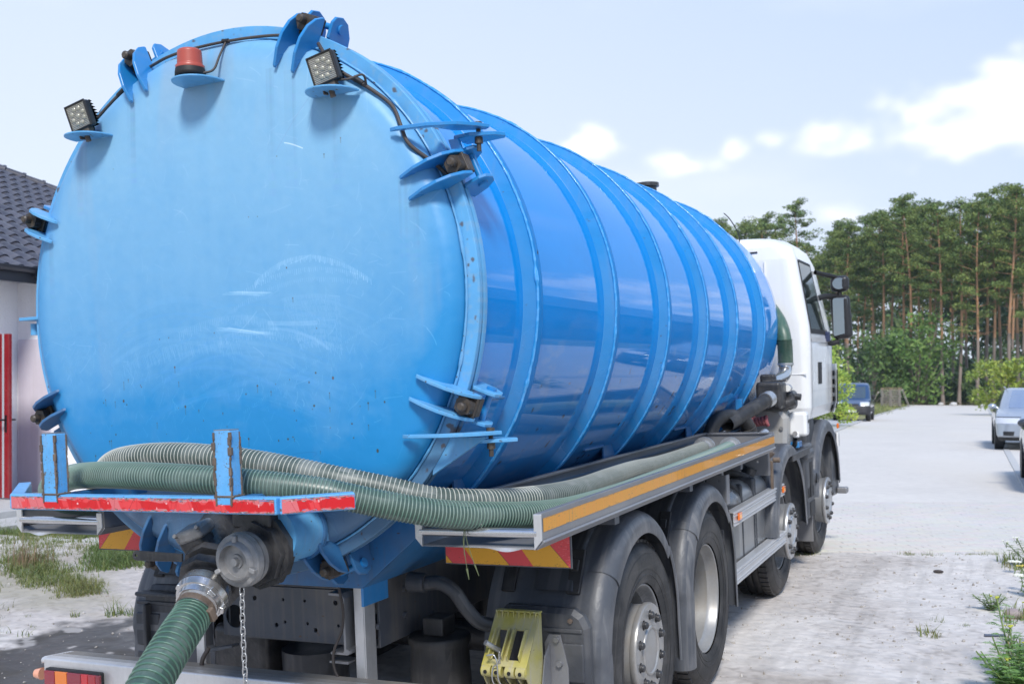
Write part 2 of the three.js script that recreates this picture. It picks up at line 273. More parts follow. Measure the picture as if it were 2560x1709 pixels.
function pine(h, crownFrom, spread, seed) {       // parts of one pine: lower trunk, upper trunk with limbs, crown
  const r = rngOf(seed), lean = [(r() - .5) * .9, (r() - .5) * .9], at = (t) => [lean[0] * t * t * 2 + .25 * Math.sin(t * 5 + seed), h * t, lean[1] * t * t * 2 + .2 * Math.cos(t * 4 + seed)].map((q, i) => i === 1 ? q : q - (i === 0 ? .25 * Math.sin(seed) : .2 * Math.cos(seed)));
  const rad = (t) => .19 * h / 22 * (1 - .82 * t) + .02;
  const stem = (t0, t1, n) => grid(9, n, (u, v) => { const t = mix(t0, t1, v), p = at(t), a = u * 2 * PI, q = rad(t) * (t < .04 ? 1 + 8 * (.04 - t) : 1); return [p[0] + q * Math.cos(a), p[1], p[2] + q * Math.sin(a)]; });
  const lo = [stem(0, .34, 6)], hi = [stem(.34, 1, 10)], out = cloud(), dead = Math.floor(3 + 5 * r());
  for (let i = 0; i < dead; i++) { const t = .36 + Math.max(.02, crownFrom - .36) * r(), p = at(t), a = r() * 2 * PI, l = .5 + 1.2 * r(); hi.push(rod(p, [p[0] + Math.cos(a) * l, p[1] + .15 * l * (r() - .4), p[2] + Math.sin(a) * l], .025, .008, 4, true)); }
  const n = Math.round(20 + 16 * r());
  for (let i = 0; i < n; i++) {
    const t = crownFrom + (1 - crownFrom) * Math.pow((i + .5) / n, .85), p = at(t), a = i * 2.4 + r(), k = (t - crownFrom) / (1 - crownFrom);
    const l = spread * (.35 + .75 * Math.sin(PI * Math.min(1, .16 + .84 * k) * .98)) * (.55 + .75 * r()) * (k > .85 ? .8 : 1), up = l * (.05 + .5 * k) + .2 * r();
    const e = [p[0] + Math.cos(a) * l, p[1] + up, p[2] + Math.sin(a) * l];
    hi.push(rod(p, e, .045 * (1 - k) + .02, .012, 4, true));
    const m = 2 + Math.floor(r() * 3);
    for (let j = 0; j < m; j++) { const f = .45 + .6 * (j + r()) / m, s = .42 + .5 * r(); leafCloud(out, mix(p[0], e[0], f) + (r() - .5) * .5, mix(p[1], e[1], f) + .15 + (r() - .3) * .35, mix(p[2], e[2], f) + (r() - .5) * .5, s * 1.25, s * .55, s * 1.25, Math.round(38 + 50 * s), .145, r, mix3([.088, .155, .040], [.18, .235, .055], r()), .35, .2); }
  }
  const top = at(1); leafCloud(out, top[0], top[1] + .1, top[2], .55, .7, .55, 60, .17, r, [.085, .15, .05], .2, 0);
  return { lo, hi, out };
}
function pineThing(h, from, spread, seed) {
  const t = new THREE.Group(), d = pine(h, from, spread, seed);
  const tr = part('trunk', d.lo, barkGrey, t); part('upper_trunk', d.hi, barkPine, tr); part('crown', leafGeo(d.out), needleMat, t);
  return t;
}
function bush(name, label, pos, rx, h, rz, n, size, col, seed, group, clumps = 26) {
  const t = thing(name, label, name === 'young_tree' ? 'tree' : 'shrub', pos, 0, group), r = rngOf(seed), out = cloud(), st = [];
  for (let i = 0; i < clumps; i++) {
    const a = r() * 2 * PI, k = Math.sqrt(r()), e = r(), y = h * (.12 + .84 * e), w = Math.sqrt(Math.max(.06, 1 - Math.pow(Math.abs(e - .38) / .66, 2))) * (.7 + .5 * r()), x = Math.cos(a) * rx * k * w, z = Math.sin(a) * rz * k * w, s = h * (.10 + .09 * r());
    leafCloud(out, x, y, z, s * 1.15, s, s * 1.15, n, size, r, mix3(col, [col[0] * 1.5, col[1] * 1.3, col[2]], r()), .25, .3);
    if (i % 2 === 0) st.push(tube([[x * .1, 0, z * .1], [x * .45, y * .5, z * .45], [x, y, z]], .012 * h / 3 + .006, 6, 4));
  }
  part('stem', st, barkGrey, t); part('foliage', leafGeo(out), leafMat, t);
  return t;
}
// ------------------------------------------------------------------ the pine wood at the end of the street
{
  const r = rngOf(301), fr = [-.4155, -.9096], rt = [.9096, -.4155], P = (u, d) => { const s = (u - 512) / 1075.7 * d; return [2.77 + rt[0] * s + fr[0] * d, 3.42 + rt[1] * s + fr[1] * d]; };
  const kinds = [[24, .50, 2.7], [22, .58, 2.2], [26, .52, 2.9], [20, .62, 1.9], [23, .45, 2.6], [25, .60, 2.4], [21, .36, 2.8]].map((k, i) => pineThing(k[0], k[1], k[2], 311 + i));
  const look = ['broad-crowned pine', 'slim pine with short crown', 'tall pine with wide flat branches', 'low narrow pine', 'deep-crowned pine', 'bare-stemmed pine with high crown', 'pine branched almost to the ground'], planted = [];
  const used = new Set(); let n = 0;
  const plant = (k, u, d, s) => {
    const p = P(u, d), o = used.has(k) ? kinds[k].clone() : kinds[k]; used.add(k);
    o.name = numbered('pine_tree'); o.position.set(p[0], -.05, p[1]); o.rotation.y = r() * 6.28; o.scale.setScalar(s * (u > 930 ? .80 : u > 812 ? .89 : .93)); scene.add(o);
    const where = u < 735 ? 'behind the blue tank front' : u < 832 ? 'behind the white cab roof' : u < 870 ? 'behind the cab mirrors' : u < 915 ? 'behind the pallet stack' : u < 985 ? 'behind the end of the street' : u < 1030 ? 'behind the silver car' : 'beyond the right street edge';
    o.userData = { category: 'pine tree' }; planted.push([u, o, look[k], where, d < 121]);
  };
  // front row, as the photograph shows the trunks: column, distance, kind, scale
  [[722, 125, 6, .90], [757, 122, 0, .89], [790, 120, 4, .79], [748, 128, 3, .86], [806, 130, 1, .78], [818, 118, 3, .84], [838, 116, 1, .92], [848, 112, 5, .83], [862, 118, 0, .82], [874, 112, 3, .96], [884, 108, 5, .85], [893, 115, 1, .98], [901, 108, 0, .90], [909, 104, 2, .83], [919, 112, 3, 1.1], [925, 106, 5, .88], [934, 112, 0, .98], [943, 101, 2, .87], [952, 108, 1, 1.04], [959, 101, 0, .98], [968, 106, 4, .99], [977, 98, 6, 1.06], [985, 104, 2, .96], [993, 99, 4, 1.0], [1002, 104, 5, .98], [1011, 96, 0, 1.0], [1019, 101, 2, .96], [1029, 96, 6, 1.1], [1045, 98, 0, 1.0], [1064, 94, 2, .95]].forEach((a) => plant(a[2], a[0], a[1], a[3]));
  for (let i = 0; i < 66; i++) { const u = 715 + 440 * (i + r()) / 66, d = 122 + 44 * r(); plant(Math.floor(r() * 6), u, d, (.82 + .3 * r()) * (u < 850 ? .95 : 1.08)); }
  // a label for each: its look, whether it stands in the front row, its place among its like
  planted.sort((a, b) => a[0] - b[0]);
  const ord = ['leftmost', 'second from left', 'third from left', 'fourth from left', 'fifth from left', 'sixth from left', 'seventh from left', 'eighth from left', 'ninth from left', 'tenth from left'];
  for (const [, o, l, w, front] of planted) { const same = planted.filter((q) => q[2] === l && q[3] === w && q[4] === front), i = same.findIndex((q) => q[1] === o); o.userData.label = (front ? 'front-row ' : 'rear ') + l + ' ' + w + (same.length > 1 ? ', ' + ord[i] : ''); o.userData.group = 'pines of the wood behind the street'; }
  // dark undergrowth between and behind the trunks: reads as one mass
  const out = cloud(), q = rngOf(333);
  for (let i = 0; i < 900; i++) { const u = 700 + 400 * q(), d = 110 + 66 * q(), p = P(u, d), k = q(), y = d > 126 ? 15.5 * Math.pow(k, .9) : 4.6 * k * k + .5, s = .9 + 1.1 * q(); leafCloud(out, p[0], y, p[1], 1.5 * s, 1.0 * s, 1.4 * s, 44, .36, q, mix3([.05, .11, .03], [.13, .20, .045], q() * q()), .3, .2); }
  const u = part('undergrowth', leafGeo(out), leafMat, scene); stuff(u);
  const flo = cloud(), g = rngOf(336);
  for (let i = 0; i < 300; i++) { const p = P(860 + 220 * g(), 101 + 14 * g()); leafCloud(flo, p[0], .12, p[1], .9, .22, .9, 22, .14, g, mix3([.08, .11, .03], [.17, .14, .07], g()), .1, 0); }
  const f = part('forest_floor', leafGeo(flo), leafMat, scene); stuff(f);
  // young broad-leaved trees in front of the pines
  const at = (a, b) => { const p = P(a, b); return [p[0], -.045, p[1]]; };
  bush('young_tree', 'wide light green young tree between the pallet stack and the pines', at(917, 102), 3.4, 8.6, 2.6, 60, .24, [.12, .235, .05], 341, null, 46);
  bush('young_tree', 'dark green young tree behind the blue van', at(872, 103), 3.0, 6.8, 2.4, 56, .24, [.08, .16, .04], 342, null, 34);
  bush('young_tree', 'small dark young tree right of the two bare trunks at the street end', at(964, 103), 2.4, 3.6, 2.0, 50, .22, [.06, .125, .035], 343, null, 24);
  bush('young_tree', 'slender young tree left of the broad light green one', at(893, 105), 1.6, 7.2, 1.6, 50, .22, [.11, .21, .05], 345, null, 22);
  bush('bush', 'round yellow-green bush behind the silver car', at(1003, 62), 2.0, 3.3, 1.6, 70, .13, [.24, .34, .06], 344, null, 34);
  // the same wood goes on along the right-hand side, behind the houses there
  const nth = ['nearest', 'second', 'third', 'fourth', 'fifth', 'sixth', 'seventh', 'eighth', 'ninth', 'farthest'];
  for (let i = 0; i < 10; i++) { const z = 2 - 7.2 * i + 2 * r(), o = kinds[Math.floor(r() * 6)].clone(); o.name = numbered('pine_tree'); o.position.set(46 + 10 * r(), -.05, z); o.rotation.y = r() * 6.28; scene.add(o); o.userData = { label: nth[i] + ' pine of the belt far to the right of the street, outside the picture', category: 'pine tree', group: 'pines of the belt on the far right' }; }
}
// the big light green bush beside the cab
{ const b = bush('bush', 'tall bright yellow-green bush between the white cab and the blue van', [-4.45, 0, -41.5], 1.75, 3.6, 1.6, 190, .085, [.33, .48, .085], 351, null, 60); }
// ------------------------------------------------------------------ the white house on the left
const plaster = worn([.88, .88, .90], { rough: .9, dusty: .04, streak: .05, tone: .04, size: 3, seed: 401, bump: .004 });
const mauve = worn([.66, .62, .69], { rough: .9, dusty: .05, tone: .05, size: 2, seed: 405 });
const slate = [0, 1, 2].map((i) => worn([.050, .050, .066].map((q) => q * (.85 + .15 * i)), { rough: .45, dusty: .05, tone: .2, size: 1.2, seed: 411 + i, res: 128 }));
const anthracite = flat([.035, .04, .055], .45);
const redPaint = worn([.25, .006, .014], { rough: .35, dusty: .03, size: 1, seed: 421, res: 128 });
{
  const t = thing('house', 'white plastered house with dark tiled hip roof and open red door behind the tanker', 'house', [0, 0, 0]);
  const xw = -9.73, zr = -7.35, ex = -9.2, ey = 3.14, pitch = .5, zc = -15.4;             // wall, corner, eave line, far eave corner
  const w0 = part('porch_roof', box(-8.9, 3.085, -9.2, 1.2, .06, 4.2, .01), anthracite, t);
  const w = part('wall', [ext([[-7.45, -.1], [3.2, -.1], [3.2, 3.09], [-7.45, 3.09]], .3, ZY(xw - .15), 0, [[[-5.45, .12], [-5.45, 2.28], [-6.4, 2.28], [-6.4, .12]]]), box((xw - 8.45) / 2, 1.47, zr - .15, 1.29, 3.16, .3, 0), box(-8.6, 1.47, -10.5, .3, 3.16, 6.0, 0), box(-12, 1.47, -13.35, 6.9, 3.16, .3, 0), box(-16, 1.47, -5, .3, 3.16, 16.6, 0)], plaster, t);
  part('mauve_panel', box(-9.39, 1.16, zr + .008, .60, 2.14, .03, .004), mauve, w);
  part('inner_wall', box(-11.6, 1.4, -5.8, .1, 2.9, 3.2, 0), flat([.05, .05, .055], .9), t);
  const d = part('door', [box(xw + .42, 1.2, -6.42, .80, 2.1, .045, .004)], redPaint, t);
  for (const [y0, h] of [[.62, .8], [1.62, 1.0]]) for (const s of [-1, 1]) part('door_panel', [box(xw + .42, y0, -6.42 + s * .026, .56, h, .012, .004)], redPaint, d);
  part('weather_strip', box(xw + .842, 1.2, -6.42, .044, 2.1, .03, .001), flat([.40, .42, .46], .4), d); part('door_edge', box(xw + .91, 1.2, -6.42, .09, 2.1, .045, .003), redPaint, d);
  part('door_handle', [rod([xw + .90, 1.15, -6.4], [xw + .90, 1.15, -6.30], .012), rod([xw + .90, 1.15, -6.30], [xw + .78, 1.15, -6.30], .01), rod([xw + .90, 1.15, -6.44], [xw + .90, 1.15, -6.54], .012), rod([xw + .90, 1.15, -6.54], [xw + .78, 1.15, -6.54], .01), box(xw + .9, 1.1, -6.395, .035, .22, .006, .002)], flat([.03, .03, .035], .35, .6), d);
  part('door_frame', [box(xw + .01, 1.19, -6.4, .12, 2.2, .08, .004), box(xw + .01, 1.19, -5.45, .12, 2.2, .08, .004), box(xw + .01, 2.29, -5.92, .12, .08, 1.03, .004)], redPaint, t);
  part('step', [box(-8.75, .035, -3.6, 2.0, .19, 9.4, .01), box(-7.45, -.02, -3.4, .6, .14, 9.6, .01)], concrete, t);
  part('soffit', box((ex + xw) / 2, 3.03, -5.4, ex - xw - .04, .03, 17, 0), flat([.42, .43, .46], .7), t);
  part('fascia', box(ex + .01, 3.07, -5.4, .03, .2, 17, .003), anthracite, t);
  part('gutter', [grid(8, 1, (u, v) => { const a = PI + u * PI; return [ex + .09 + .07 * Math.cos(a), 3.17 + .07 * Math.sin(a), mix(-15.4, 3, v)]; }), rod([ex + .16, 3.17, -15.4], [ex + .16, 3.17, 3], .008, .008, 8)], flat([.03, .034, .048], .35, .3), t);
  // roof deck: hip plane to the street and hip end; ridge at x = -14.2
  const rx = -15.2, ry = ey + pitch * (ex - rx), zh = zc + (ex - rx);
  const deck = new THREE.BufferGeometry(); deck.setAttribute('position', new THREE.Float32BufferAttribute([ex, ey, 3.2, ex, ey, zc, rx, ry, zh, ex, ey, 3.2, rx, ry, zh, rx, ry, 3.2, ex, ey, zc, rx * 2 - ex, ey, zc, rx, ry, zh, 2 * rx - ex, ey, zc, 2 * rx - ex, ey, 3.2, rx, ry, zh, 2 * rx - ex, ey, 3.2, rx, ry, 3.2, rx, ry, zh], 3)); deck.computeVertexNormals();
  const roof = part('roof', deck, slate[0], t);
  // roof tiles, each a wavy plate: column along the eave, course up the slope
  const pw = .232, course = .335, sl = Math.hypot(1, pitch), tileGeo = (() => {
    const f = (v, up) => grid(10, 1, (u, w) => { const a = u * 2 * PI, hgt = .028 * (1 + Math.cos(a - PI * .75)) + (w < .5 ? .03 : .004) + up; return [-(w) * (course + .05), hgt, (u - .5) * (pw + .02)]; });
    const lip = grid(10, 1, (u, w) => { const a = u * 2 * PI, hgt = .028 * (1 + Math.cos(a - PI * .75)) + .03; return [0, hgt - w * .022, (u - .5) * (pw + .02)]; });
    const g = join([f(0, 0), lip]); g.userData.done = true; return g;
  })();
  let n = 0, r = rngOf(431); const rest = [];
  for (let j = 0; j < 20; j++) for (let i = 0; i < 78; i++) {
    const z = 3 - (i + .5) * pw - (j % 2) * 0, s = -.05 + j * course, x = ex - s / sl * 1, y = ey + s / sl * pitch;
    const hip = zc + (ex - x); if (z < hip + .06 || x < rx) continue;
    const seen = z < -5.6 && z > -12.4 && x > -13.9;
    const o = seen && n < 300 ? part('roof_tile', tileGeo, slate[Math.floor(r() * 3)], roof) : null;
    const rot = new THREE.Matrix4().makeRotationZ(-Math.atan(pitch)).setPosition(x, y + .012, z);
    if (o) { o.applyMatrix4(rot); n++; } else if (z > -16 || x > -13.4) rest.push(tileGeo.clone().applyMatrix4(rot));
  }
  const m = mergeGeometries(rest); m.userData.done = true; stuff(part('tile_field', m, slate[1], roof));
  for (let k = 0; k < 26; k++) { const a = k * .33, b = a + .36, q = (s) => [ex - .05 - s / Math.SQRT2 * 1, ey + .075 + pitch * s / Math.SQRT2, zc + .05 + s / Math.SQRT2]; if (a / Math.SQRT2 > 5.8) break; const p0 = q(a), p1 = q(b); part('hip_tile', [rod(p0, p1, .085, .07, 12), rod(p0, q(a + .05), .10, .098, 12)], slate[k % 3], roof); }
  part('ridge_tile', rod([rx, ry + .06, zh], [rx, ry + .06, 3.2], .1, .1, 12), slate[0], roof);
}
// a long pale house and garages across the street to the right: outside the picture, seen in the gloss of the tank
{
  const t = thing('house', 'long row of brick houses right of the street, mirrored in the tank', 'house', [19, 0, -52]);
  const w = part('wall', box(0, 2.2, 0, 9, 4.4, 56, 0), worn([.16, .12, .10], { seed: 441, size: 4, rough: .9 }), t);
  part('roof', ext([[-5.2, 4.3], [5.2, 4.3], [0, 7.2]], 57.4, XY(0)), slate[1], t);
  for (let i = 0; i < 20; i++) { const f = part('window', box(-4.5, 1.8, -26 + i * 2.72, .05, 1.35, 1.7, .01), flat([.02, .025, .03], .08), w); }
  const u = thing('garage_row', 'low row of pale garages right of the street near the camera, mirrored in the tank', 'garages', [20, 0, 9]);
  const gw = part('wall', box(0, 1.3, 0, 6, 2.6, 13, 0), worn([.42, .41, .40], { seed: 445, size: 4, rough: .9 }), u); part('roof', box(0, 2.68, 0, 6.4, .16, 13.4, .02), flat([.06, .06, .065], .8), u);
  for (let i = 0; i < 4; i++) part('garage_door', box(-3, 1.1, -4.7 + i * 3.1, .06, 2.15, 2.5, .01), flat([.30, .31, .33], .5), gw);
}
// ------------------------------------------------------------------ the tanker: everything below is in the truck's own metres, origin on the ground under the tank's rear flange
const HT = 2.1227, RS = 1.045;                  // height of the tank axis, radius of the shell
const truck = thing('tanker_truck', 'blue suction tanker truck with white cab standing on the sand', 'truck');
{ const m = new THREE.Matrix4().makeRotationX(.02874).multiply(new THREE.Matrix4().makeRotationZ(.03111)); truck.rotation.set(.02874, 0, .03111); const o = V(0, HT, 0).applyMatrix4(m); truck.position.set(-o.x, 1.8832 - o.y, -o.z); }
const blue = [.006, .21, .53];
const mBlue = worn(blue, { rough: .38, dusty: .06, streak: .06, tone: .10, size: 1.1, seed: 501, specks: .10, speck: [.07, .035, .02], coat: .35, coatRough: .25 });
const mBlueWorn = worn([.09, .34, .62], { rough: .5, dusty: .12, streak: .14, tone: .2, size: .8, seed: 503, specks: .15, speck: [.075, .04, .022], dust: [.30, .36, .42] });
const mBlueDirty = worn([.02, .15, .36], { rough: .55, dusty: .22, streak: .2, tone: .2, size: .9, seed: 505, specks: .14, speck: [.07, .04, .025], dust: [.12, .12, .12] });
const mRubber = worn([.016, .016, .017], { rough: .75, dusty: .16, dust: [.13, .12, .11], size: .5, seed: 511, bump: .001 });
const mPlastic = worn([.034, .038, .046], { rough: .6, dusty: .18, streak: .2, dust: [.16, .155, .15], size: .9, seed: 513, bump: .0012 });
const mGuard = worn([.056, .063, .076], { rough: .55, dusty: .25, streak: .32, dust: [.21, .205, .20], size: .9, seed: 515, bump: .001 });
const mFrame = worn([.06, .070, .088], { rough: .6, dusty: .3, streak: .25, dust: [.15, .135, .12], size: .8, seed: 517, specks: .1 });
const mPost = worn([.10, .37, .70], { rough: .5, dusty: .1, streak: .15, tone: .2, size: .3, seed: 504, specks: .22, speck: [.12, .09, .07], dust: [.22, .25, .28] });
const mGreySteel = worn([.22, .225, .24], { rough: .45, metal: .35, dusty: .3, streak: .2, dust: [.27, .26, .25], size: .9, seed: 519 });
const mAlu = worn([.62, .62, .62], { rough: .45, metal: .55, dusty: .2, streak: .12, dust: [.42, .40, .38], size: .7, seed: 521, bump: .0008 });
const mChrome = worn([.66, .65, .64], { rough: .28, metal: .9, dusty: .12, streak: .05, size: .5, seed: 523 });
const mZinc = worn([.52, .53, .54], { rough: .42, metal: .7, dusty: .15, size: .3, seed: 525 });
const mNut = worn([.040, .033, .028], { rough: .6, dusty: .25, dust: [.10, .075, .05], size: .2, seed: 526, tone: .4, bump: .001 });
const mRust = worn([.105, .078, .06], { rough: .85, dusty: .3, dust: [.20, .15, .11], size: .25, seed: 527, tone: .4, bump: .002 });
const mCast = worn([.20, .20, .20], { rough: .7, metal: .2, dusty: .5, dust: [.33, .32, .31], size: .3, seed: 529, bump: .002 });
const mIron = worn([.022, .023, .026], { rough: .5, dusty: .12, dust: [.16, .15, .14], size: .35, seed: 531, bump: .002 });
const mWhite = worn([.80, .80, .79], { rough: .32, dusty: .08, streak: .10, tone: .03, dust: [.5, .47, .42], size: 2, seed: 533, coat: .6, coatRough: .12 });
const mGlassDark = flat([.018, .028, .026], .06, 0, { specularIntensity: .45 });
const mMirror = flat([.30, .33, .34], .03, 1);
const mBlack = flat([.012, .012, .013], .6), mCable = flat([.055, .045, .04], .6), mOrange = flat([.75, .16, .01], .25, 0, { clearcoat: .8 });

// the faded, wiped and scratched paint of the rear door, drawn over its disc (2.1 m across)
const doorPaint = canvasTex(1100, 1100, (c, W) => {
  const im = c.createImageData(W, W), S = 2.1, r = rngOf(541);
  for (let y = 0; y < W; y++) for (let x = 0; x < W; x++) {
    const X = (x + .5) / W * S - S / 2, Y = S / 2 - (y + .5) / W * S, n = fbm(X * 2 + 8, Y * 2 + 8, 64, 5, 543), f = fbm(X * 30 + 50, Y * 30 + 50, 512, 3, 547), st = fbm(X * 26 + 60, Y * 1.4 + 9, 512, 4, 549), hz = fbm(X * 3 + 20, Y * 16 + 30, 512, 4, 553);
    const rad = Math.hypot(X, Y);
    // chalky film, wiped thin below; the paler top also holds painted-in sky reflection
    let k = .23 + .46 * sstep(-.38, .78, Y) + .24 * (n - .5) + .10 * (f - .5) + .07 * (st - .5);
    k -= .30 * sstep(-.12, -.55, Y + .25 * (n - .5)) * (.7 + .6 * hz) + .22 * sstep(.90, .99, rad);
    if (Y < -.72) k -= .28;  // step below the bar: its shade put into the paint colour
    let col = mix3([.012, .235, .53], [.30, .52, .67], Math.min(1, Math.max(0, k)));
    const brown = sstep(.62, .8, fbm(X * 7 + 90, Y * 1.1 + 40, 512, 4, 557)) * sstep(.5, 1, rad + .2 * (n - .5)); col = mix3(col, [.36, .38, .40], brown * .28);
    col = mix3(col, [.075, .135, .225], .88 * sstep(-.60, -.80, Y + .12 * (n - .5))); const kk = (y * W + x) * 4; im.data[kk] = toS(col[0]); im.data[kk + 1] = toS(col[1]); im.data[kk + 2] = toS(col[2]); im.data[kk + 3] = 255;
  }
  c.putImageData(im, 0, 0);
  const px = (X) => (X + S / 2) / S * W, py = (Y) => (S / 2 - Y) / S * W, line = (a, b, d, e, w, s) => { c.strokeStyle = s; c.lineWidth = w; c.beginPath(); c.moveTo(px(a), py(b)); c.lineTo(px(d), py(e)); c.stroke(); };
  // rows of short wipe marks, bowed like the sweep of an arm
  const sweep = (x0, y0, x1, y1, x2, y2, len, n, al, lean = .1) => { for (let i = 0; i < n; i++) { const t = i / n, q = (a, b, d) => (1 - t) * (1 - t) * a + 2 * t * (1 - t) * b + t * t * d, X = q(x0, x1, x2), Y = q(y0, y1, y2), l = len * (.6 + .7 * r()); line(X, Y, X + lean * l * (r() + .3), Y - l, 1.5, `rgba(205,230,252,${.62 * al * (.35 + .65 * r())})`); } };
  sweep(.18, .07, .41, .25, .70, .04, .022, 74, .75); sweep(.12, .04, .42, .17, .68, .05, .018, 60, .5); sweep(.08, -.02, .36, .12, .64, .04, .016, 60, .3);
  for (let k = 0; k < 9; k++) sweep(.30 + .03 * k * .3, .0 - .022 * k, .45, .02 - .022 * k, .56, -.01 - .022 * k, .02, 46, .20, .3);
  sweep(-.2, -.10, .1, .0, .28, -.10, .03, 60, .35); sweep(.0, -.13, .25, -.06, .56, -.20, .035, 80, .4);
  sweep(.1, -.42, .5, -.20, .82, -.06, .012, 90, .22); sweep(-.5, -.22, -.2, -.10, .1, -.16, .05, 80, .22, .3);
  for (let i = 0; i < 900; i++) { const X = -.85 + 1.5 * r(), Y = -.10 - .42 * r(), l = .02 + .05 * r(); line(X, Y, X + l * (r() - .5), Y - l * .6, 1.1, `rgba(${r() < .55 ? '40,125,215' : '165,208,246'},${.05 + .12 * r()})`); }
  // broad sweeping strokes that took the film off
  const swipe = (x0, y0, x1, y1, x2, y2, w, s) => { c.strokeStyle = s; c.lineWidth = w; c.lineCap = 'round'; c.beginPath(); c.moveTo(px(x0), py(y0)); c.quadraticCurveTo(px(x1), py(y1), px(x2), py(y2)); c.stroke(); };
  for (let k = 0; k < 26; k++) { const a = r() * .6 - .6, b = -.05 - .4 * r(); swipe(a, b, a + .3, b + .10 + .1 * r(), a + .7, b - .05 * r(), 3 + 9 * r(), `rgba(${r() < .5 ? '70,150,228' : '150,200,244'},.05)`); }
  for (let k = 0; k < 14; k++) { const o = .012 * (r() - .5); swipe(.02 + .08 * r(), .035 + o, .14, .03 + o, .18 + .08 * r(), .02 + o, 1.5, 'rgba(225,240,255,.10)'); swipe(-.02 + .08 * r(), -.10 + o, .12, -.115 + o, .18 + .09 * r(), -.13 + o, 1.6, 'rgba(205,230,252,.14)'); } swipe(.24, -.09, .36, -.10, .45, -.10, 9, 'rgba(200,226,250,.16)'); swipe(.25, -.11, .40, -.12, .5, -.20, 6, 'rgba(190,220,250,.14)');
  // fine scratches
  for (let i = 0; i < 520; i++) { const a = r() * 2 * PI, q = Math.sqrt(r()) * 1.0, X = q * Math.cos(a), Y = q * Math.sin(a), t = r() * 2 * PI, l = .02 + .11 * r() * r(); if (r() < .5 && X < .2) continue; swipe(X, Y, X + l * .5 * Math.cos(t) + .01, Y + l * .5 * Math.sin(t), X + l * Math.cos(t), Y + l * Math.sin(t), .8 + r(), `rgba(225,240,255,${.05 + .16 * r() * r()})`); }
  swipe(.30, .55, .38, .66, .46, .74, 1.2, 'rgba(120,150,190,.5)'); swipe(.34, .58, .37, .575, .42, .55, 2, 'rgba(240,248,255,.6)');
  // streaks washed down from brackets, and the dark drip trails
  for (const [X, Y, l] of [[.27, .87, .5], [.36, .85, .45], [.84, .40, .3], [.88, .32, .25], [-.42, .85, .35], [-.9, .35, .3], [.55, .72, .35], [-.7, .70, .3]]) for (let k = 0; k < 5; k++) { const d = (r() - .5) * .05; const g = c.createLinearGradient(0, py(Y), 0, py(Y - l)); g.addColorStop(0, 'rgba(78,105,135,.07)'); g.addColorStop(1, 'rgba(78,105,135,0)'); c.fillStyle = g; c.fillRect(px(X + d), py(Y), 3 + 12 * r(), l / S * W); }
  // rust spots, most of them low down
  for (let i = 0; i < 95; i++) { const X = (r() - .5) * 1.5, Y = r() < .85 ? -.28 - .42 * r() : r() - .4; if (Math.hypot(X, Y) > .93) continue; const q = .7 + 2.0 * r() * r(); c.fillStyle = `rgba(${60 + 40 * r()},${45 + 20 * r()},40,.8)`; c.beginPath(); c.ellipse(px(X), py(Y), q, q * (1 + .7 * r()), 0, 0, 7); c.fill(); if (r() < .5) { c.fillStyle = 'rgba(92,66,50,.35)'; c.fillRect(px(X) - .7, py(Y), 1.4, 4 + 14 * r()); } }
  for (let i = 0; i < 260; i++) { const a = -PI / 2 + (r() - .5) * 1.3, q = .70 + .24 * r(), t = r() * 6.28, l = .02 + .1 * r(); swipe(q * Math.cos(a), q * Math.sin(a), q * Math.cos(a) + l * .6, q * Math.sin(a) + l * .3, q * Math.cos(a) + l * Math.cos(t), q * Math.sin(a) + l * Math.sin(t), 1, `rgba(${r() < .5 ? '120,165,215' : '25,60,110'},.22)`); }
});
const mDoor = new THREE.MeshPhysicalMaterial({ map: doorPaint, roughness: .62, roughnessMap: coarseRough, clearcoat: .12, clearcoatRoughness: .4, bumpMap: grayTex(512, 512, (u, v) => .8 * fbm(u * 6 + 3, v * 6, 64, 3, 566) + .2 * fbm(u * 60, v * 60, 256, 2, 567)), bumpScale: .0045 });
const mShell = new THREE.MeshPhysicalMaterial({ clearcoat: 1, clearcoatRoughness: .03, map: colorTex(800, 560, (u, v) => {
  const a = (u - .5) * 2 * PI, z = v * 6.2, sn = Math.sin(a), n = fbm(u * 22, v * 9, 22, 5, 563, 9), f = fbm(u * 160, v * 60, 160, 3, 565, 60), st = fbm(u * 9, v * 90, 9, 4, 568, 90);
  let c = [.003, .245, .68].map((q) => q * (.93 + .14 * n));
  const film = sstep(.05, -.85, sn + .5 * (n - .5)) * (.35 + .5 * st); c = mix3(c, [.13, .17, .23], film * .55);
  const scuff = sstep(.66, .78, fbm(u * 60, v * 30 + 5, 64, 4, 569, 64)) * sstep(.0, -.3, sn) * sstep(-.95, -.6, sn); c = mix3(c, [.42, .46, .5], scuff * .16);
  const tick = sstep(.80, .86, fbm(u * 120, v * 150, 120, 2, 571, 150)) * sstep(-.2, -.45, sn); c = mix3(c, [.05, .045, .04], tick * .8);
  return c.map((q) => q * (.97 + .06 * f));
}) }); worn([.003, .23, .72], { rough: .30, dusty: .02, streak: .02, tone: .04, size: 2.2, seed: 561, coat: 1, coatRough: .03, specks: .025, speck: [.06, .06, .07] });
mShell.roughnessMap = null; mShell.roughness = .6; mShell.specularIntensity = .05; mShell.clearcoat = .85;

const mFlange = new THREE.MeshPhysicalMaterial({ roughness: .5, map: colorTex(640, 640, (u, v) => { const n = fbm(u * 30, v * 30, 64, 4, 575), f = fbm(u * 120, v * 120, 256, 3, 577), k = fbm(u * 60 + 5, v * 60, 128, 3, 579); let c = [.10, .345, .62].map((q) => q * (.85 + .3 * n)); c = mix3(c, [.24, .36, .46], .35 * sstep(.5, .8, f)); c = mix3(c, [.075, .14, .23], .85 * sstep(.36, .14, v + .08 * (n - .5))); return mix3(c, [.09, .055, .035], sstep(.74, .80, k) * .8); }) });
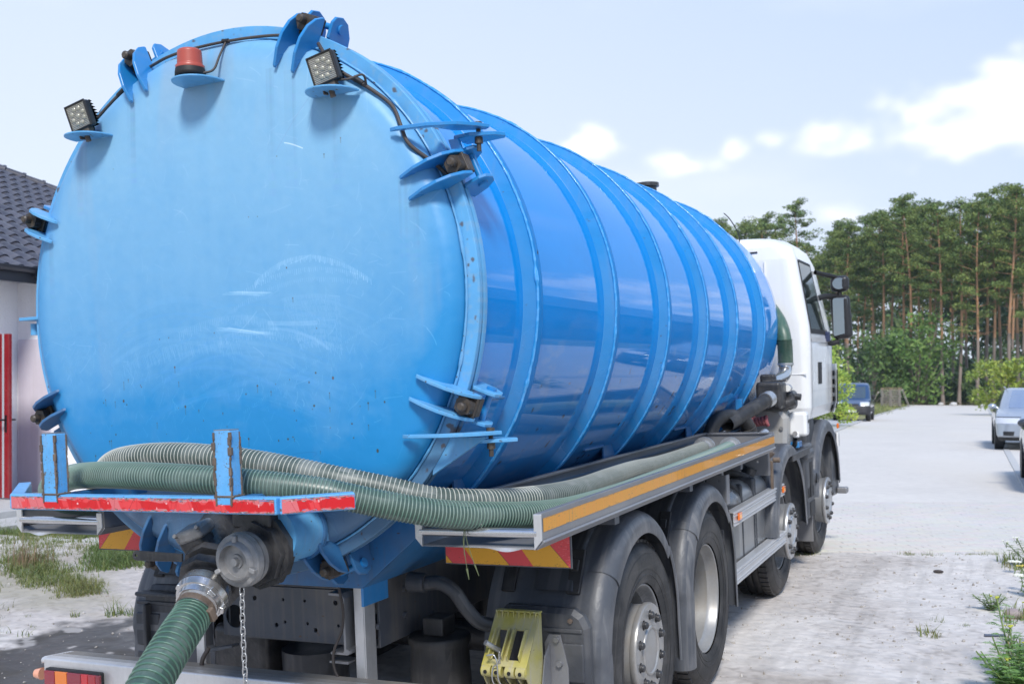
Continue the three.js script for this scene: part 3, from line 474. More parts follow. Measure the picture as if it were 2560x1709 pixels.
// ---- tank shell with flange, ribs and their welds
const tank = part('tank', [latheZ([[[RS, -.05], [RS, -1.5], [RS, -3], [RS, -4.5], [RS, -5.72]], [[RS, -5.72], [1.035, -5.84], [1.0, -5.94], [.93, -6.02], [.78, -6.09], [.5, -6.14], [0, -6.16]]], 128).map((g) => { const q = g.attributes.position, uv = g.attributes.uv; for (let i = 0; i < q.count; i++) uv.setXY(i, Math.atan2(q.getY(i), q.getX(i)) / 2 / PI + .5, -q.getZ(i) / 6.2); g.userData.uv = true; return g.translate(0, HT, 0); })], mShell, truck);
part('flange', [...latheZ([[[1.05, 0], [1.084, 0]], [[1.084, 0], [1.0855, -.003], [1.0855, -.020], [1.084, -.023]], [[1.084, -.023], [1.05, -.023]], [[1.05, -.036], [1.084, -.036]], [[1.084, -.036], [1.0855, -.039], [1.0855, -.06], [1.083, -.063]], [[1.083, -.063], [RS - .01, -.063]]], 128), ...latheZ([[[1.02, .003], [1.082, .003], [1.084, 0]]], 128)].map((g) => { const q = g.attributes.position, uv = g.attributes.uv; for (let i = 0; i < q.count; i++) uv.setXY(i, q.getX(i) / 2.2 + .5, q.getY(i) / 2.2 + .5); g.userData.uv = true; return g.translate(0, HT, 0); }), mFlange, tank);
part('gasket', latheZ([[1.066, -.02], [1.068, -.029], [1.066, -.038]], 96).map((g) => g.translate(0, HT, 0)), mNut, tank);
const ribs = [-.5145, -1.4662, -2.3636, -3.2153, -4.0393, -4.982];
const bead = (R, z, seed, amp = 1) => grid(420, 6, (u, v) => { const a = u * 2 * PI, b = v * 2 * PI, q = .0058 * amp * (.75 + .5 * fbm(u * 420, 3, 420, 2, seed) + (hash(Math.floor(u * 160), 0, seed) > .93 ? .5 : 0)), rr = R + q * Math.cos(b) + .003 * (fbm(u * 90, 1, 90, 2, seed + 4) - .5); return [rr * Math.cos(a), HT + rr * Math.sin(a), z + q * Math.sin(b) * 1.3]; });
const mBead = worn([.01, .27, .64], { rough: .4, dusty: .15, dust: [.35, .58, .80], size: .08, seed: 571, specks: .05, coat: .4 });
const mRib = worn([.002, .205, .56], { rough: .55, dusty: .04, streak: .05, tone: .08, size: 1.0, seed: 573, coat: .0, coatRough: .14, specks: .10, speck: [.05, .04, .04], bump: .0006 });
mRib.specularIntensity = .12;
ribs.forEach((z, i) => {
  part('rib', latheZ([[[RS - .004, z + .050], [RS + .004, z + .046], [1.084, z + .008], [1.0905, z]], [[1.088, z - .050], [RS - .004, z - .054]]], 128).map((g) => g.translate(0, HT, 0)), mBlue, tank);
  part('rib_face', latheZ([[1.0905, z], [1.092, z - .005], [1.092, z - .046], [1.088, z - .050]], 128).map((g) => g.translate(0, HT, 0)), mRib, tank);
  part('weld_bead', bead(1.089, z + .003, 581 + i, 1.05), mBead, tank);
});
part('weld_bead', bead(1.036, .009, 591, .8), mBlueWorn, tank);
part('weld_bar', [[-.27, -.41], [-2.0, -.735], [-3.7, -.735]].map(([z, y]) => { const x = Math.sqrt(RS * RS - y * y); return box(x + .002, HT + y, z, .02, .014, .30, .006); }), mBlueDirty, tank);
part('top_valve', [rod([.12, HT + RS - .02, -5.2], [.12, HT + RS + .14, -5.2], .08, .08, 16), rod([.12, HT + RS + .14, -5.2], [.12, HT + RS + .17, -5.2], .10, .10, 16)], mIron, tank);

// ---- rear door: a dished disc with the worn paint
const doorG = (() => { const pr = [[0, .100], [.3, .099], [.6, .095], [.8, .090], [.93, .083], [.98, .074], [1.010, .057], [1.026, .03], [1.030, .003]]; const gs = latheZ(pr.slice().reverse(), 128); const g = join(gs.map((q) => { const p = q.attributes.position, uv = q.attributes.uv; for (let i = 0; i < p.count; i++) uv.setXY(i, p.getX(i) / 2.1 + .5, p.getY(i) / 2.1 + .5); q.userData.uv = true; return q; })); g.translate(0, HT, 0); g.userData.done = true; return g; })();
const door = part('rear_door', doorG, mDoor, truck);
// eight clamps round the door: two curved ears each, a nut between them, two lugs on the tank flange behind
const earIn = [[.918, .096], [.925, .104], [.99, .118], [1.05, .112], [1.10, .088], [1.135, .05], [1.15, .012], [1.148, .002], [1.088, .002], [1.0, .004], [.985, .05], [.96, .078]];
const earOut = [[1.05, -.068], [1.09, -.026], [1.15, -.028], [1.172, -.045], [1.18, -.085], [1.165, -.125], [1.12, -.158], [1.05, -.17]];
const RZ = (s) => [[1, 0, 0], [0, 0, 1], [0, -1, 0], [0, s, 0]];
const clampEar = join([ext(earIn, .013, RZ(-.043), .002), ext(earIn, .013, RZ(.043), .002)]); clampEar.userData.done = true;
const clampLug = join([ext(earOut, .013, RZ(-.058), .002), ext(earOut, .013, RZ(.058), .002)]); clampLug.userData.done = true;
const clampPin = join([rod([1.135, -.072, -.085], [1.135, .072, -.085], .013), rod([1.135, .064, -.085], [1.135, .074, -.085], .019, .019, 18), rod([1.135, -.064, -.085], [1.135, -.074, -.085], .019, .019, 18)]); clampPin.userData.done = true;
const clampNut = join([box(1.118, 0, -.01, .06, .07, .04, .006), box(1.108, 0, .018, .080, .074, .014, .004), hex([1.112, 0, .024], [0, 0, 1], .038, .036), rod([1.118, 0, -.05], [1.118, 0, .088], .0165, .0165, 14), rod([1.118, 0, .088], [1.118, 0, .094], .0165, .011, 14)]); clampNut.userData.done = true;
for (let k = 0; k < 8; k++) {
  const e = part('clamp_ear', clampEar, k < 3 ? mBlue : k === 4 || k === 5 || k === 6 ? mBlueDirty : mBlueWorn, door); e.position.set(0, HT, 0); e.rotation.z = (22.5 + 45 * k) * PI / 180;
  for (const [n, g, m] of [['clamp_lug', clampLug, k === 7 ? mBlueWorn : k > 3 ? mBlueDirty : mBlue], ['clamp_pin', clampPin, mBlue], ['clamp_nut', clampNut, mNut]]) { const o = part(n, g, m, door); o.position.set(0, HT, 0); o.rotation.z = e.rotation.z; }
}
// the two hinge plates on the right and the small one on the left
for (const [y, m, s] of [[2.69, mBlue, 1], [1.595, mBlueWorn, 1]]) {
  part('hinge_plate', [ext([[.80, .096], [.83, .108], [.95, .10], [1.05, .06], [1.10, .0], [1.125, -.05], [1.10, -.07], [1.0, -.02], [.975, .03], [.96, .07]], .014, XZ(y), .002), ext([[.99, -.03], [1.06, -.015], [1.145, -.05], [1.17, -.085], [1.155, -.115], [1.07, -.135], [.99, -.135]], .014, XZ(y - .028), .002)], m, door);
  part('hinge_bolt', [rod([1.08, y - .085, -.05], [1.08, y + .015, -.05], .0085), hex([1.08, y + .007, -.05], [0, 1, 0], .016, .012), hex([1.08, y - .058, -.05], [0, 1, 0], .0155, .022)], mNut, door);
  part('hinge_gusset', ext(y > 2 ? [[.98, y - .04], [1.02, y - .04], [1.04, y - .10], [1.0, y - .10]] : [[.88, y - .012], [1.085, y - .012], [.86, y - .15]], .018, XY(-.012), .002), m, door);
}
part('hinge_plate', [box(-1.11, 2.13, -.03, .12, .014, .10, .002), hex([-1.13, 2.06, -.03], [0, 1, 0], .02, .05)], mBlueWorn, door);
// lamps on brackets
function bracket(x, y, w, dep, parent) { return part('lamp_bracket', ext([...Array.from({ length: 15 }, (_, i) => { const a = PI * i / 14; return [x + w / 2 * Math.cos(a), .088 + dep * Math.pow(Math.sin(a), .8)]; })], .007, XZ(y), .0015), mBlueWorn, parent); }
function workLamp(x, y, z) {
  const t = part('work_lamp', [box(0, 0, -.012, .108, .108, .034, .010)], flat([.03, .032, .034], .45, .3), truck);
  t.position.set(x, y + .075, z); t.rotation.set(.16, .05, .21);
  part('lamp_bezel', [ext([[-.054, -.054], [.054, -.054], [.054, .054], [-.054, .054]], .008, XY(.006), .002, [[[-.047, -.047], [-.047, .047], [.047, .047], [.047, -.047]]])], mBlack, t);
  part('lens', [grid(1, 60, (u, v) => [(u - .5) * .096, (v - .5) * .096, .0055 + .0010 * Math.sin(v * 60 * PI / 2)])], flat([.38, .36, .30], .18, .3, { clearcoat: 1, clearcoatRoughness: .05 }), t);
  part('diode', [[0, 0], ...Array.from({ length: 8 }, (_, i) => [.031 * Math.cos(i * PI / 4 + .35), .031 * Math.sin(i * PI / 4 + .35)])].map(([a, b]) => ball(a, b, .0055, .0095, 1, 1, .5, 12, 8)), flat([.36, .345, .28], .2, .2, { clearcoat: .6 }), t);
  part('cooling_fin', Array.from({ length: 9 }, (_, i) => ext([[-.03, -.006], [-.03, .006], [-.062 + .018 * Math.abs(i - 4) / 4, .0]], .10, [[0, 0, 1], [0, 1, 0], [1, 0, 0], [0, -.048 + .012 * i, 0]])), flat([.05, .055, .065], .5, .3), t);
  part('lamp_foot', [box(0, -.062, -.01, .05, .03, .03, .004), box(-.026, -.066, -.01, .006, .045, .03, .002), box(.026, -.066, -.01, .006, .045, .03, .002), hex([0, -.105, -.008], [0, 1, 0], .011, .03)], mRust, t);
  bracket(x, y, .20, .125, truck);
  return t;
}
workLamp(.575, 2.852, .165); workLamp(-.61, 2.842, .165);
{
  const x = -.03, y = 2.978; bracket(x, y, .2, .14, truck);
  const b = part('beacon', latheY([[[0, .004], [.058, .004], [.058, .024], [.055, .04]]], 32).map((g) => g.translate(x, y, .165)), mBlack, truck);
  part('beacon_lens', latheY([[.053, .040], [.055, .05], ...Array.from({ length: 13 }, (_, i) => [.0475 - .0002 * i + (i % 2) * .0012, .054 + .0042 * i]), [.045, .108], [.038, .113], [0, .1135]], 36).map((g) => g.translate(x, y, .165)), flat([.40, .065, .04], .5, 0, { clearcoat: .3, clearcoatRoughness: .3 }), b);
  part('bolt', [hex([x - .07, y + .004, .17], [0, 1, 0], .006, .006), hex([x + .06, y + .004, .14], [0, 1, 0], .006, .006)], mRust, b);
  const rim = (a, r, z) => [r * Math.cos(a * PI / 180), HT + r * Math.sin(a * PI / 180), z];
  part('cable', [tube([rim(64, 1.055, .022), rim(60, 1.03, .062), rim(55, 1.005, .078), rim(46, 1.02, .066), rim(40, 1.03, .052), rim(35, 1.015, .07), rim(31, 1.005, .076), rim(25, 1.04, .03), rim(22, 1.06, .012)], .0075, 70, 8), tube([[.61, 2.885, .14], [.66, 2.885, .13], [.70, 2.90, .10], rim(47, 1.018, .068)], .0045, 24, 6), tube([rim(70, 1.06, .014), rim(75, 1.045, .03), rim(84, 1.015, .066), rim(96, 1.012, .07), rim(103, 1.025, .06), rim(108, 1.045, .03), rim(112, 1.06, .014)], .006, 50, 8), tube([rim(86, 1.012, .07), [.06, 3.07, .10], [.05, 3.01, .13], [.02, 2.995, .16]], .0045, 24, 6), tube([rim(117, 1.055, .012), rim(124, 1.04, .03), rim(131, 1.02, .06), [-.60, 2.88, .1], [-.60, 2.89, .14]], .0065, 36, 8)], mCable, truck);
  part('cable_tape', [rod(rim(50.5, 1.013, .072), rim(48, 1.017, .069), .011), rod(rim(121, 1.047, .02), rim(119, 1.051, .017), .010), rod(rim(87, 1.013, .069), rim(85.4, 1.013, .069), .009)], mBlack, truck);
}

// ---- saddle between tank and frame
part('saddle', [grid(1, 1, (u, v) => [mix(.42, .80, v), mix(.975, 1.285, v), mix(-.19, -5.3, u)]), grid(1, 1, (u, v) => [-mix(.42, .80, v), mix(.975, 1.285, v), mix(-.19, -5.3, u)]), ext([[-.42, .975], [.42, .975], [.80, 1.285], [.72, 1.40], [0, 1.15], [-.72, 1.40], [-.80, 1.285]], .02, XY(-.195), .002)], mBlueDirty, truck);
part('saddle_flap', [box(.415, .945, -.285, .012, .09, .19, .003), box(-.415, .945, -.285, .012, .09, .19, .003)], mBlue, truck);
part('support_plate', [-.40, -2.18, -3.9].map((z) => box(.735, 1.34, z - .09, .012, .17, .19, .003)), mBlueDirty, truck);

// ---- frame rails, cross member, brackets
const cm = part('frame_rail', [box(.385, .83, -4.2, .012, .27, 7.7, .003), box(.35, .965, -4.2, .08, .01, 7.7, .002), box(.35, .70, -4.2, .08, .01, 7.7, .002), box(-.385, .83, -4.2, .012, .27, 7.7, .003)], mFrame, truck);
for (const [z, y] of [[-.34, .90], [-.33, .79], [-.55, .90], [-.55, .79], [-.8, .74]]) part('rail_bolt', hex([.391, y, z], [1, 0, 0], .014, .014), mFrame, cm);
part('cross_member', ext([[-.375, .715], [.345, .715], [.345, .925], [.30, .94], [-.33, .94], [-.375, .925]], .01, XY(-.30), .002, [circlePts(.335, .83, .088, 20).map(([a, b]) => [Math.min(a, .3449), b]), circlePts(-.31, .80, .05, 20), ...[[-.20, .885, .010], [-.05, .885, .006], [.06, .885, .006], [.215, .885, .010], [-.09, .775, .009], [-.045, .79, .006], [.07, .79, .006], [.11, .765, .009], [.225, .79, .006]].map(([a, b, q]) => circlePts(a, b, q, 10))]), mFrame, truck);
part('cross_member_flange', [box(0, .945, -.345, .70, .01, .09, .003), box(0, .715, -.345, .70, .01, .09, .003)], mFrame, cm);
part('bumper_bracket', [box(.362, .77, -.245, .042, .40, .012, .003), box(.383, .77, -.285, .008, .40, .08, .002)], mAlu, truck);
part('bumper_bracket', [box(-.46, .70, -.245, .045, .40, .012, .003), box(-.483, .70, -.285, .008, .40, .08, .002)], mAlu, truck);
part('tow_bracket', [ext([[.33, .70], [.33, .715], [.315, .72], [.315, .925], [.30, .945], [.24, .945], [.24, .935], [.295, .933], [.305, .92], [.305, .715], [.30, .705], [.24, .705], [.24, .695], [.32, .695]], .09, XY(-.255), .001), box(.27, .66, -.26, .09, .01, .08, .002)], mGreySteel, truck);
part('tow_bracket', [ext([[-.43, .66], [-.43, .80], [-.42, .80], [-.42, .675], [-.41, .665], [-.28, .69], [-.28, .68], [-.41, .65]], .05, XY(-.255), .001)], mFrame, truck);
part('rear_cable', [tube([[.30, 1.02, -.20], [.31, .96, -.19], [.315, .88, -.2], [.30, .80, -.21], [.26, .70, -.2], [.27, .62, -.2], [.34, .55, -.2], [.40, .50, -.22]], .006, 40, 8), tube([[-.38, .68, -.2], [-.40, .63, -.18], [-.40, .57, -.18], [-.36, .53, -.19]], .010, 24, 8)], mCable, truck);
part('air_bellows', [...latheY([[.0, .70], [.13, .70], [.135, .69], [.135, .67], [.125, .655], [.128, .60], [.132, .5], [.13, .42], [.124, .40], [.13, .38], [.12, .25], [0, .25]], 28).map((g) => g.translate(.52, 0, -.62)), box(.52, .74, -.62, .10, .08, .12, .01)], mRubber, truck);
part('air_tank', [rod([-.22, .56, -.75], [-.22, .18, -.75], .155, .155, 28), rod([-.22, .36, -.75], [-.22, .33, -.75], .157, .157, 28)], mPlastic, truck);
part('underbody', [box(-.55, .5, -.75, .32, .35, .3, .04), box(0, .62, -1.6, .6, .3, .3, .05), rod([-1, .5, -1.374], [1, .5, -1.374], .075, .075, 16), rod([-1, .5, -2.5], [1, .5, -2.5], .09, .09, 16), ball(0, .52, -2.5, .26, 1, .9, 1, 18, 12), box(0, .55, -3.9, .5, .4, 1.2, .08), box(0, .75, -6.8, .8, .6, 1.2, .1)], mIron, truck);
part('fuel_filler_hose', [tube([[.47, .945, -.5], [.52, .94, -.5], [.60, .945, -.5], [.66, .91, -.51], [.70, .84, -.53], [.74, .775, -.57], [.78, .75, -.62]], .030, 40, 14), rod([.455, .945, -.5], [.535, .942, -.5], .044, .040, 16)], mPlastic, truck);

// ---- rear bumper with its step and lamp
{
  const b = part('rear_bumper', [box(0, .545, -.115, 2.44, .13, .09, .01)], mAlu, truck);
  part('step', ext([[-1.25, -.10], [1.25, -.10], [1.20, -.215], [-1.20, -.215]], .018, XZ(.598), .004), mAlu, b);
  part('step_lip', [rod([-1.25, .59, -.10], [1.25, .59, -.10], .014, .014, 12)], mAlu, b);
  part('step_groove', Array.from({ length: 9 }, (_, i) => box(0, .6085, -.118 - i * .0105, 2.42 - .01 * i, .004, .005, .0008)), worn([.20, .20, .20], { rough: .5, metal: .4, dusty: .4, size: .7, seed: 601 }), b);
  const l = part('tail_lamp', box(-1.02, .515, -.065, .33, .115, .04, .008), mBlack, b); l.position.set(0, 0, 0);
  let x = -1.18; for (const [w, c] of [[.065, [.22, .008, .02]], [.072, [.62, .16, .01]], [.085, [.20, .008, .02]], [.04, [.45, .01, .015]], [.045, [.30, .008, .015]], [.025, [.20, .008, .02]]]) { part('lamp_lens', box(x + w / 2, .515, -.042, w - .002, .10, .014, .003), flat(c, .12, 0, { clearcoat: 1 }), b); x += w; }
  part('side_marker', [rod([-1.25, .53, -.09], [-1.285, .53, -.085], .028, .02, 14)], flat([.7, .32, .2], .3, 0, { clearcoat: .6 }), b);
  part('bumper_hole', [-.4, -.12, .15, .4].map((q) => rod([q, .525, -.071], [q, .525, -.067], .03, .03, 18)), mBlack, b);
}
// ---- the square bar behind the door, with worn red reflective tape and two posts
const redTape = (len, seed) => canvasTex(1024, 64, (c, W, H) => {
  const r = rngOf(seed); c.fillStyle = '#c25257'; c.fillRect(0, 0, W, H);
  for (let y = 0; y < 22; y++) for (let x = 0; x < 352; x++) { c.fillStyle = 'rgba(240,170,168,.8)'; c.fillRect(x * 2.9 + (y & 1) * 1.45, y * 2.9, 1.5, 1.5); }
  for (let i = 0; i < 30; i++) { const x = r() * W, w = 25 + 110 * r(); c.fillStyle = r() < .72 ? 'rgba(196,10,20,.95)' : 'rgba(214,60,64,.9)'; c.beginPath(); c.moveTo(x, H * (.25 * r())); for (let k = 1; k < 7; k++) c.lineTo(x + w * k / 6, H * (.1 + .35 * r())); for (let k = 6; k >= 0; k--) c.lineTo(x + w * k / 6 + 10, H * (.72 + .26 * r())); c.fill(); }
  for (let i = 0; i < 30; i++) { c.strokeStyle = 'rgba(150,10,18,.6)'; c.lineWidth = 1.2; c.beginPath(); const x = r() * W; c.moveTo(x, 0); c.lineTo(x + (r() - .5) * 60, H); c.stroke(); }
  for (let i = 0; i < 640; i++) { const x = r() * W, e = r() < .5 ? r() * r() * 15 : H - r() * r() * 15; c.fillStyle = r() < .5 ? 'rgba(92,80,70,.8)' : r() < .6 ? 'rgba(150,150,150,.8)' : 'rgba(70,130,190,.8)'; c.fillRect(x, e, 3 + 14 * r(), 1.5 + 3 * r()); }
  for (let i = 0; i < 16; i++) { c.fillStyle = 'rgba(225,190,190,.8)'; c.fillRect(r() * W, H * r(), 2 + 5 * r(), 3 + 12 * r()); }
});
{
  const y = 1.405, h = .056, z = .57, seg = (x0, z0, x1, z1) => { const l = Math.hypot(x1 - x0, z1 - z0), a = Math.atan2(-(z1 - z0), x1 - x0); return box(0, 0, 0, l, h, .05, .005).rotateY(a).translate((x0 + x1) / 2, y, (z0 + z1) / 2); };
  const bar = part('hose_rack', [seg(-.59, z, .61, z), seg(.605, z, .79, .41), seg(-.585, z, -.97, .20)], mPost, truck);
  const strip = (w, hh, tex) => { const g = new THREE.PlaneGeometry(w, hh); g.userData.uv = true; return [plain(g), new THREE.MeshPhysicalMaterial({ map: tex, roughness: .38, clearcoat: .3, clearcoatRoughness: .3 })]; };
  { const [g, m] = strip(1.19, .046, redTape(1.2, 611)); g.userData.done = true; const o = part('reflector_tape', g, m, bar); o.position.set(.01, y - .001, z + .0275); }
  { const [g, m] = strip(.235, .046, redTape(.24, 613)); m.map.repeat.set(.25, 1); g.userData.done = true; const o = part('reflector_tape', g, m, bar); o.rotation.y = Math.atan2(.16, .185); o.position.set(.70 + .018, y - .001, .49 + .0215); }
  for (const x of [-.385, .403]) { const p = part('hose_post', box(x, y + .125, z + .002, .068, .25, .052, .005), mPost, bar); const pr = rngOf(Math.round(x * 1000) + 900); part('post_edge', [[-1, 1], [1, 1], [1, -1]].map(([s, q]) => Array.from({ length: 14 }, (_, i) => box(x + s * (.034 - .003 * pr()), y + .012 + i * .0168, z + .002 + q * (.026 - .002 * pr()), .005 + .013 * pr() * pr(), .026, .005 + .011 * pr() * pr(), .002))), mRust, p); part('post_cap', box(x, y + .2505, z + .002, .066, .003, .05, .001), mGreySteel, p); part('post_weld', box(x, y + h / 2 + .002, z, .085, .008, .06, .003), mRust, p); }
  part('rack_arm', [box(.42, y - .0, .33, .045, .045, .46, .004), box(-.42, y - .0, .33, .045, .045, .46, .004)], mBlueDirty, bar);
}
// ---- hose trays along both sides
const orangeTape = canvasTex(2048, 64, (c, W, H) => { const r = rngOf(621), g = (a, b) => a + (b - a) * r(); for (let x = 0; x < W; x += 4) { c.fillStyle = `rgb(${g(206, 213)},${g(139, 144)},${g(26, 32)})`; c.fillRect(x, 0, 4, H); } for (let i = 0; i < 700; i++) { c.fillStyle = r() < .6 ? `rgba(128,112,92,${g(.3, .8)})` : `rgba(170,110,24,${g(.2, .5)})`; const e = r(); c.fillRect(r() * W, e < .55 ? H - r() * r() * 13 : e < .8 ? r() * r() * 8 : r() * H, g(2, 12), g(1.5, 5)); } for (let i = 0; i < 10; i++) { c.fillStyle = 'rgba(120,112,100,.5)'; c.fillRect(r() * W, 0, 2, H); } });
for (const s of [1, -1]) {
  const z0 = -.024, z1 = -4.24, L = z0 - z1, zc = (z0 + z1) / 2, q = (x, y, w, h, r = .002) => box(s * x, y, zc, w, h, L, r);
  const t = part('hose_tray', [q(1.272, 1.26, .010, .10), q(1.266, 1.306, .024, .012), q(1.03, 1.186, .455, .008), box(s * 1.267, 1.199, zc, .010, .044, L, .002, [0, 0, s * -.85]), box(s * .785, 1.199, zc, .010, .044, L, .002, [0, 0, s * .85]), q(.772, 1.265, .010, .10), q(.781, 1.318, .03, .012), box(s * 1.02, 1.255, z1 + .005, .51, .12, .012, .002), box(s * 1.02, 1.315, z1 + .01, .51, .012, .03, .002)], mGreySteel, truck);
  part('end_plate', [box(s * 1.264, 1.262, z0 + .006, .030, .095, .010, .003), ext([[1.278, 1.216], [1.25, 1.183], [1.25, 1.216]].map(([a, b]) => [s * a, b]), .01, XY(z0 + .006)), box(s * .786, 1.246, z0 + .006, .030, .065, .010, .003), ext([[.772, 1.214], [.80, 1.183], [.80, 1.214]].map(([a, b]) => [s * a, b]), .01, XY(z0 + .006))], mAlu, t);
  part('end_bar', [rod([s * .79, 1.238, z0 - .004], [s * 1.26, 1.240, z0 - .004], .0175, .0175, 14)], mChrome, t);
  part('tray_lip', grid(36, 1, (u, v) => [s * mix(.80, 1.25, u), 1.184 - .0 - .014 * Math.max(0, Math.sin((u - .55) * 9)) * sstep(.5, .8, u) * v + .002, z0 + .012 * v], null), mAlu, t);
  if (s > 0) { const g = new THREE.PlaneGeometry(L - .02, .048); g.userData.uv = true; g.rotateY(PI / 2); const p = plain(g); p.userData.done = true; const o = part('reflector_tape', p, new THREE.MeshPhysicalMaterial({ map: orangeTape, roughness: .45, clearcoat: .2 }), t); o.position.set(1.2785, 1.268, zc); }
  part('tray_bracket', [-.9, -2.1, -3.3].map((z) => box(s * 1.0, 1.165, z, .5, .035, .06, .004)), mFrame, t);
}
// ---- chevron boards
const chev = (flip) => canvasTex(640, 160, (c, W, H) => { const r = rngOf(631); c.fillStyle = '#d63a40'; c.fillRect(0, 0, W, H); c.fillStyle = '#e0a008'; for (let i = -1; i < 4; i++) { const x = 95 + i * 300; const k = flip ? -1 : 1; c.beginPath(); if (!flip) { c.moveTo(x - 60, 0); c.lineTo(x + 90, 0); c.lineTo(x + 240, H); c.lineTo(x + 60, H); } else { c.moveTo(W - x + 60, 0); c.lineTo(W - x - 90, 0); c.lineTo(W - x - 240, H); c.lineTo(W - x - 60, H); } c.fill(); c.strokeStyle = 'rgba(60,40,20,.7)'; c.lineWidth = 2; c.stroke(); } for (let i = 0; i < 260; i++) { c.fillStyle = `rgba(60,48,40,${.1 + .3 * r()})`; const e = r(); c.fillRect(r() * W, e < .6 ? H - r() * r() * 20 : r() * H, 1 + 7 * r(), 1 + 3 * r()); } for (let i = 0; i < 60; i++) { c.fillStyle = 'rgba(255,225,225,.25)'; c.fillRect(flip ? r() * 60 : W - r() * 60, r() * H, 2 + 12 * r(), 1 + 2 * r()); } });
for (const s of [1, -1]) { const g = new THREE.PlaneGeometry(.545, .14); g.userData.uv = true; const p = plain(g); p.userData.done = true; const b = part('chevron_board', box(s * .945, 1.115, -.435, .555, .15, .012, .003), mFrame, truck); const o = part('chevron_print', p, new THREE.MeshPhysicalMaterial({ map: chev(s < 0), roughness: .4, clearcoat: .4, clearcoatRoughness: .2 }), b); o.position.set(s * .945, 1.115, -.4275); if (s < 0) part('board_foot', box(-.945, 1.03, -.44, .06, .06, .02, .003), mFrame, b); }

// ---- valves, caps and chain at the tank's bottom
{
  const p = part('outlet_pipe', [rod([.34, 1.25, -.02], [.34, 1.25, .27], .105, .105, 32)], mBlueWorn, truck);
  part('outlet_flange', [rod([.34, 1.25, .085], [.34, 1.25, .10], .115, .115, 32)], mBlueDirty, p);
  const v = part('gate_valve', [rod([.30, 1.20, .24], [.30, 1.195, .33], .125, .118, 8), rod([.30, 1.20, .27], [.30, 1.20, .30], .138, .138, 10), box(.285, 1.335, .285, .17, .10, .07, .012), box(.285, 1.385, .285, .20, .02, .09, .004), rod([.30, 1.195, .32], [.30, 1.19, .37], .088, .088, 28)], mIron, truck);
  part('valve_bolt', [[.21, 1.355], [.36, 1.355]].map(([a, b]) => hex([a, b, .32], [0, 0, 1], .011, .02)), mCast, v);
  const d = V(-.02, -.07, 1).normalize(), c0 = V(.30, 1.19, .36), at = (k) => V().copy(c0).addScaledVector(d, k).toArray();
  const cap = part('blank_cap', [rod(at(0), at(.025), .094, .098, 40), rod(at(.025), at(.031), .0935, .0935, 40), rod(at(.031), at(.052), .098, .096, 40), orient(join(latheY([[[.094, 0], [.092, .010], [.076, .012]], [[.076, .012], [.068, .026], [.062, .030]], [[.062, .030], [.0595, .004], [.058, .003]], [[.058, .003], [.030, .004], [0, .004]]], 40)), V(...at(.052)), V(...at(.1)))], mCast, truck);
  part('cap_stud', [rod(at(.05), at(.078), .016, .014, 16), rod(at(.056), at(.063), .026, .024, 20)], mCast, cap);
  for (const a of [1.5, -.35, 3.6]) part('cap_lug', [box(0, 0, 0, .018, .026, .026, .005).rotateZ(a - PI / 2).translate(.30 + .080 * Math.cos(a) - .0012, 1.186 + .080 * Math.sin(a), .428)], mCast, cap);
  // hanging chain: links turned a quarter against each other
  const link = (i) => { const g = new THREE.TubeGeometry(new THREE.CatmullRomCurve3(Array.from({ length: 12 }, (_, k) => { const a = k / 12 * 2 * PI; return V(.0085 * Math.cos(a) , .0125 * Math.sign(Math.sin(a)) * Math.min(1, Math.abs(Math.sin(a)) * 2) * .6 + .0095 * Math.sin(a), 0); }), true), 24, .0026, 6, true); g.rotateY(i % 2 ? PI / 2 : .12); return g; };
  for (let i = 0; i < 33; i++) { const o = part('chain_link', link(i), mZinc, cap); o.position.set(.292 - .002 * Math.sin(i * .3) - i * .0003, 1.075 - i * .0238, .39); }
  // the lower valve with the connected coupling
  const e0 = V(.075, 1.125, .255), ax = V(.20, -.52, .83).normalize(), q = (k) => V().copy(e0).addScaledVector(ax, k).toArray();
  const lv = part('discharge_valve', [tube([[-.06, 1.28, .02], [-.03, 1.22, .14], [.03, 1.16, .22], e0.toArray()], .082, 24, 24), rod(q(-.02), q(.10), .092, .088, 24), rod(q(.0), q(.03), .128, .128, 9), rod(q(.06), q(.09), .124, .12, 9), box(-.01, 1.225, .265, .12, .085, .08, .02, [.3, 0, .35])], mIron, truck);
  part('valve_cover', [box(-.01, 1.262, .275, .135, .05, .10, .018, [.35, 0, .3])], mCast, lv);
  part('valve_bolt', [hex([-.045, 1.25, .335], [0, .3, 1], .009, .014), hex([.05, 1.285, .325], [0, .3, 1], .009, .014)], mCast, lv);
  part('valve_lever', [ext([[-.262, 1.172], [-.256, 1.188], [-.24, 1.193], [-.02, 1.188], [-.02, 1.158], [-.24, 1.155], [-.256, 1.160]], .011, XY(.335), .002, [circlePts(-.243, 1.174, .006, 10)])], mIron, lv);
  part('coupling', [rod(q(.11), q(.145), .094, .097, 40), rod(q(.145), q(.150), .090, .090, 40), rod(q(.150), q(.175), .097, .090, 40), rod(q(.175), q(.20), .084, .080, 40), rod(q(.20), q(.235), .071, .071, 36)], mChrome, truck);
  { const cpl = truck.children[truck.children.length - 1]; const u = V(1, 0, 0), w = V().copy(ax).cross(u).normalize(); for (const a of [.5, 2.4, 4.3, 5.8]) { const c = V(...q(.168)).addScaledVector(u, .088 * Math.cos(a)).addScaledVector(w, .088 * Math.sin(a)); part('coupling_lug', box(c.x, c.y, c.z, .02, .03, .026, .005, [0.5, 0, a]), mChrome, cpl); } const bk = V(...q(.222)).addScaledVector(u, .074); part('hose_clip', [rod(q(.208), q(.232), .0725, .0725, 36), box(bk.x, bk.y - .012, bk.z, .022, .05, .026, .004, [.5, 0, 0])], mRust, cpl); }
}
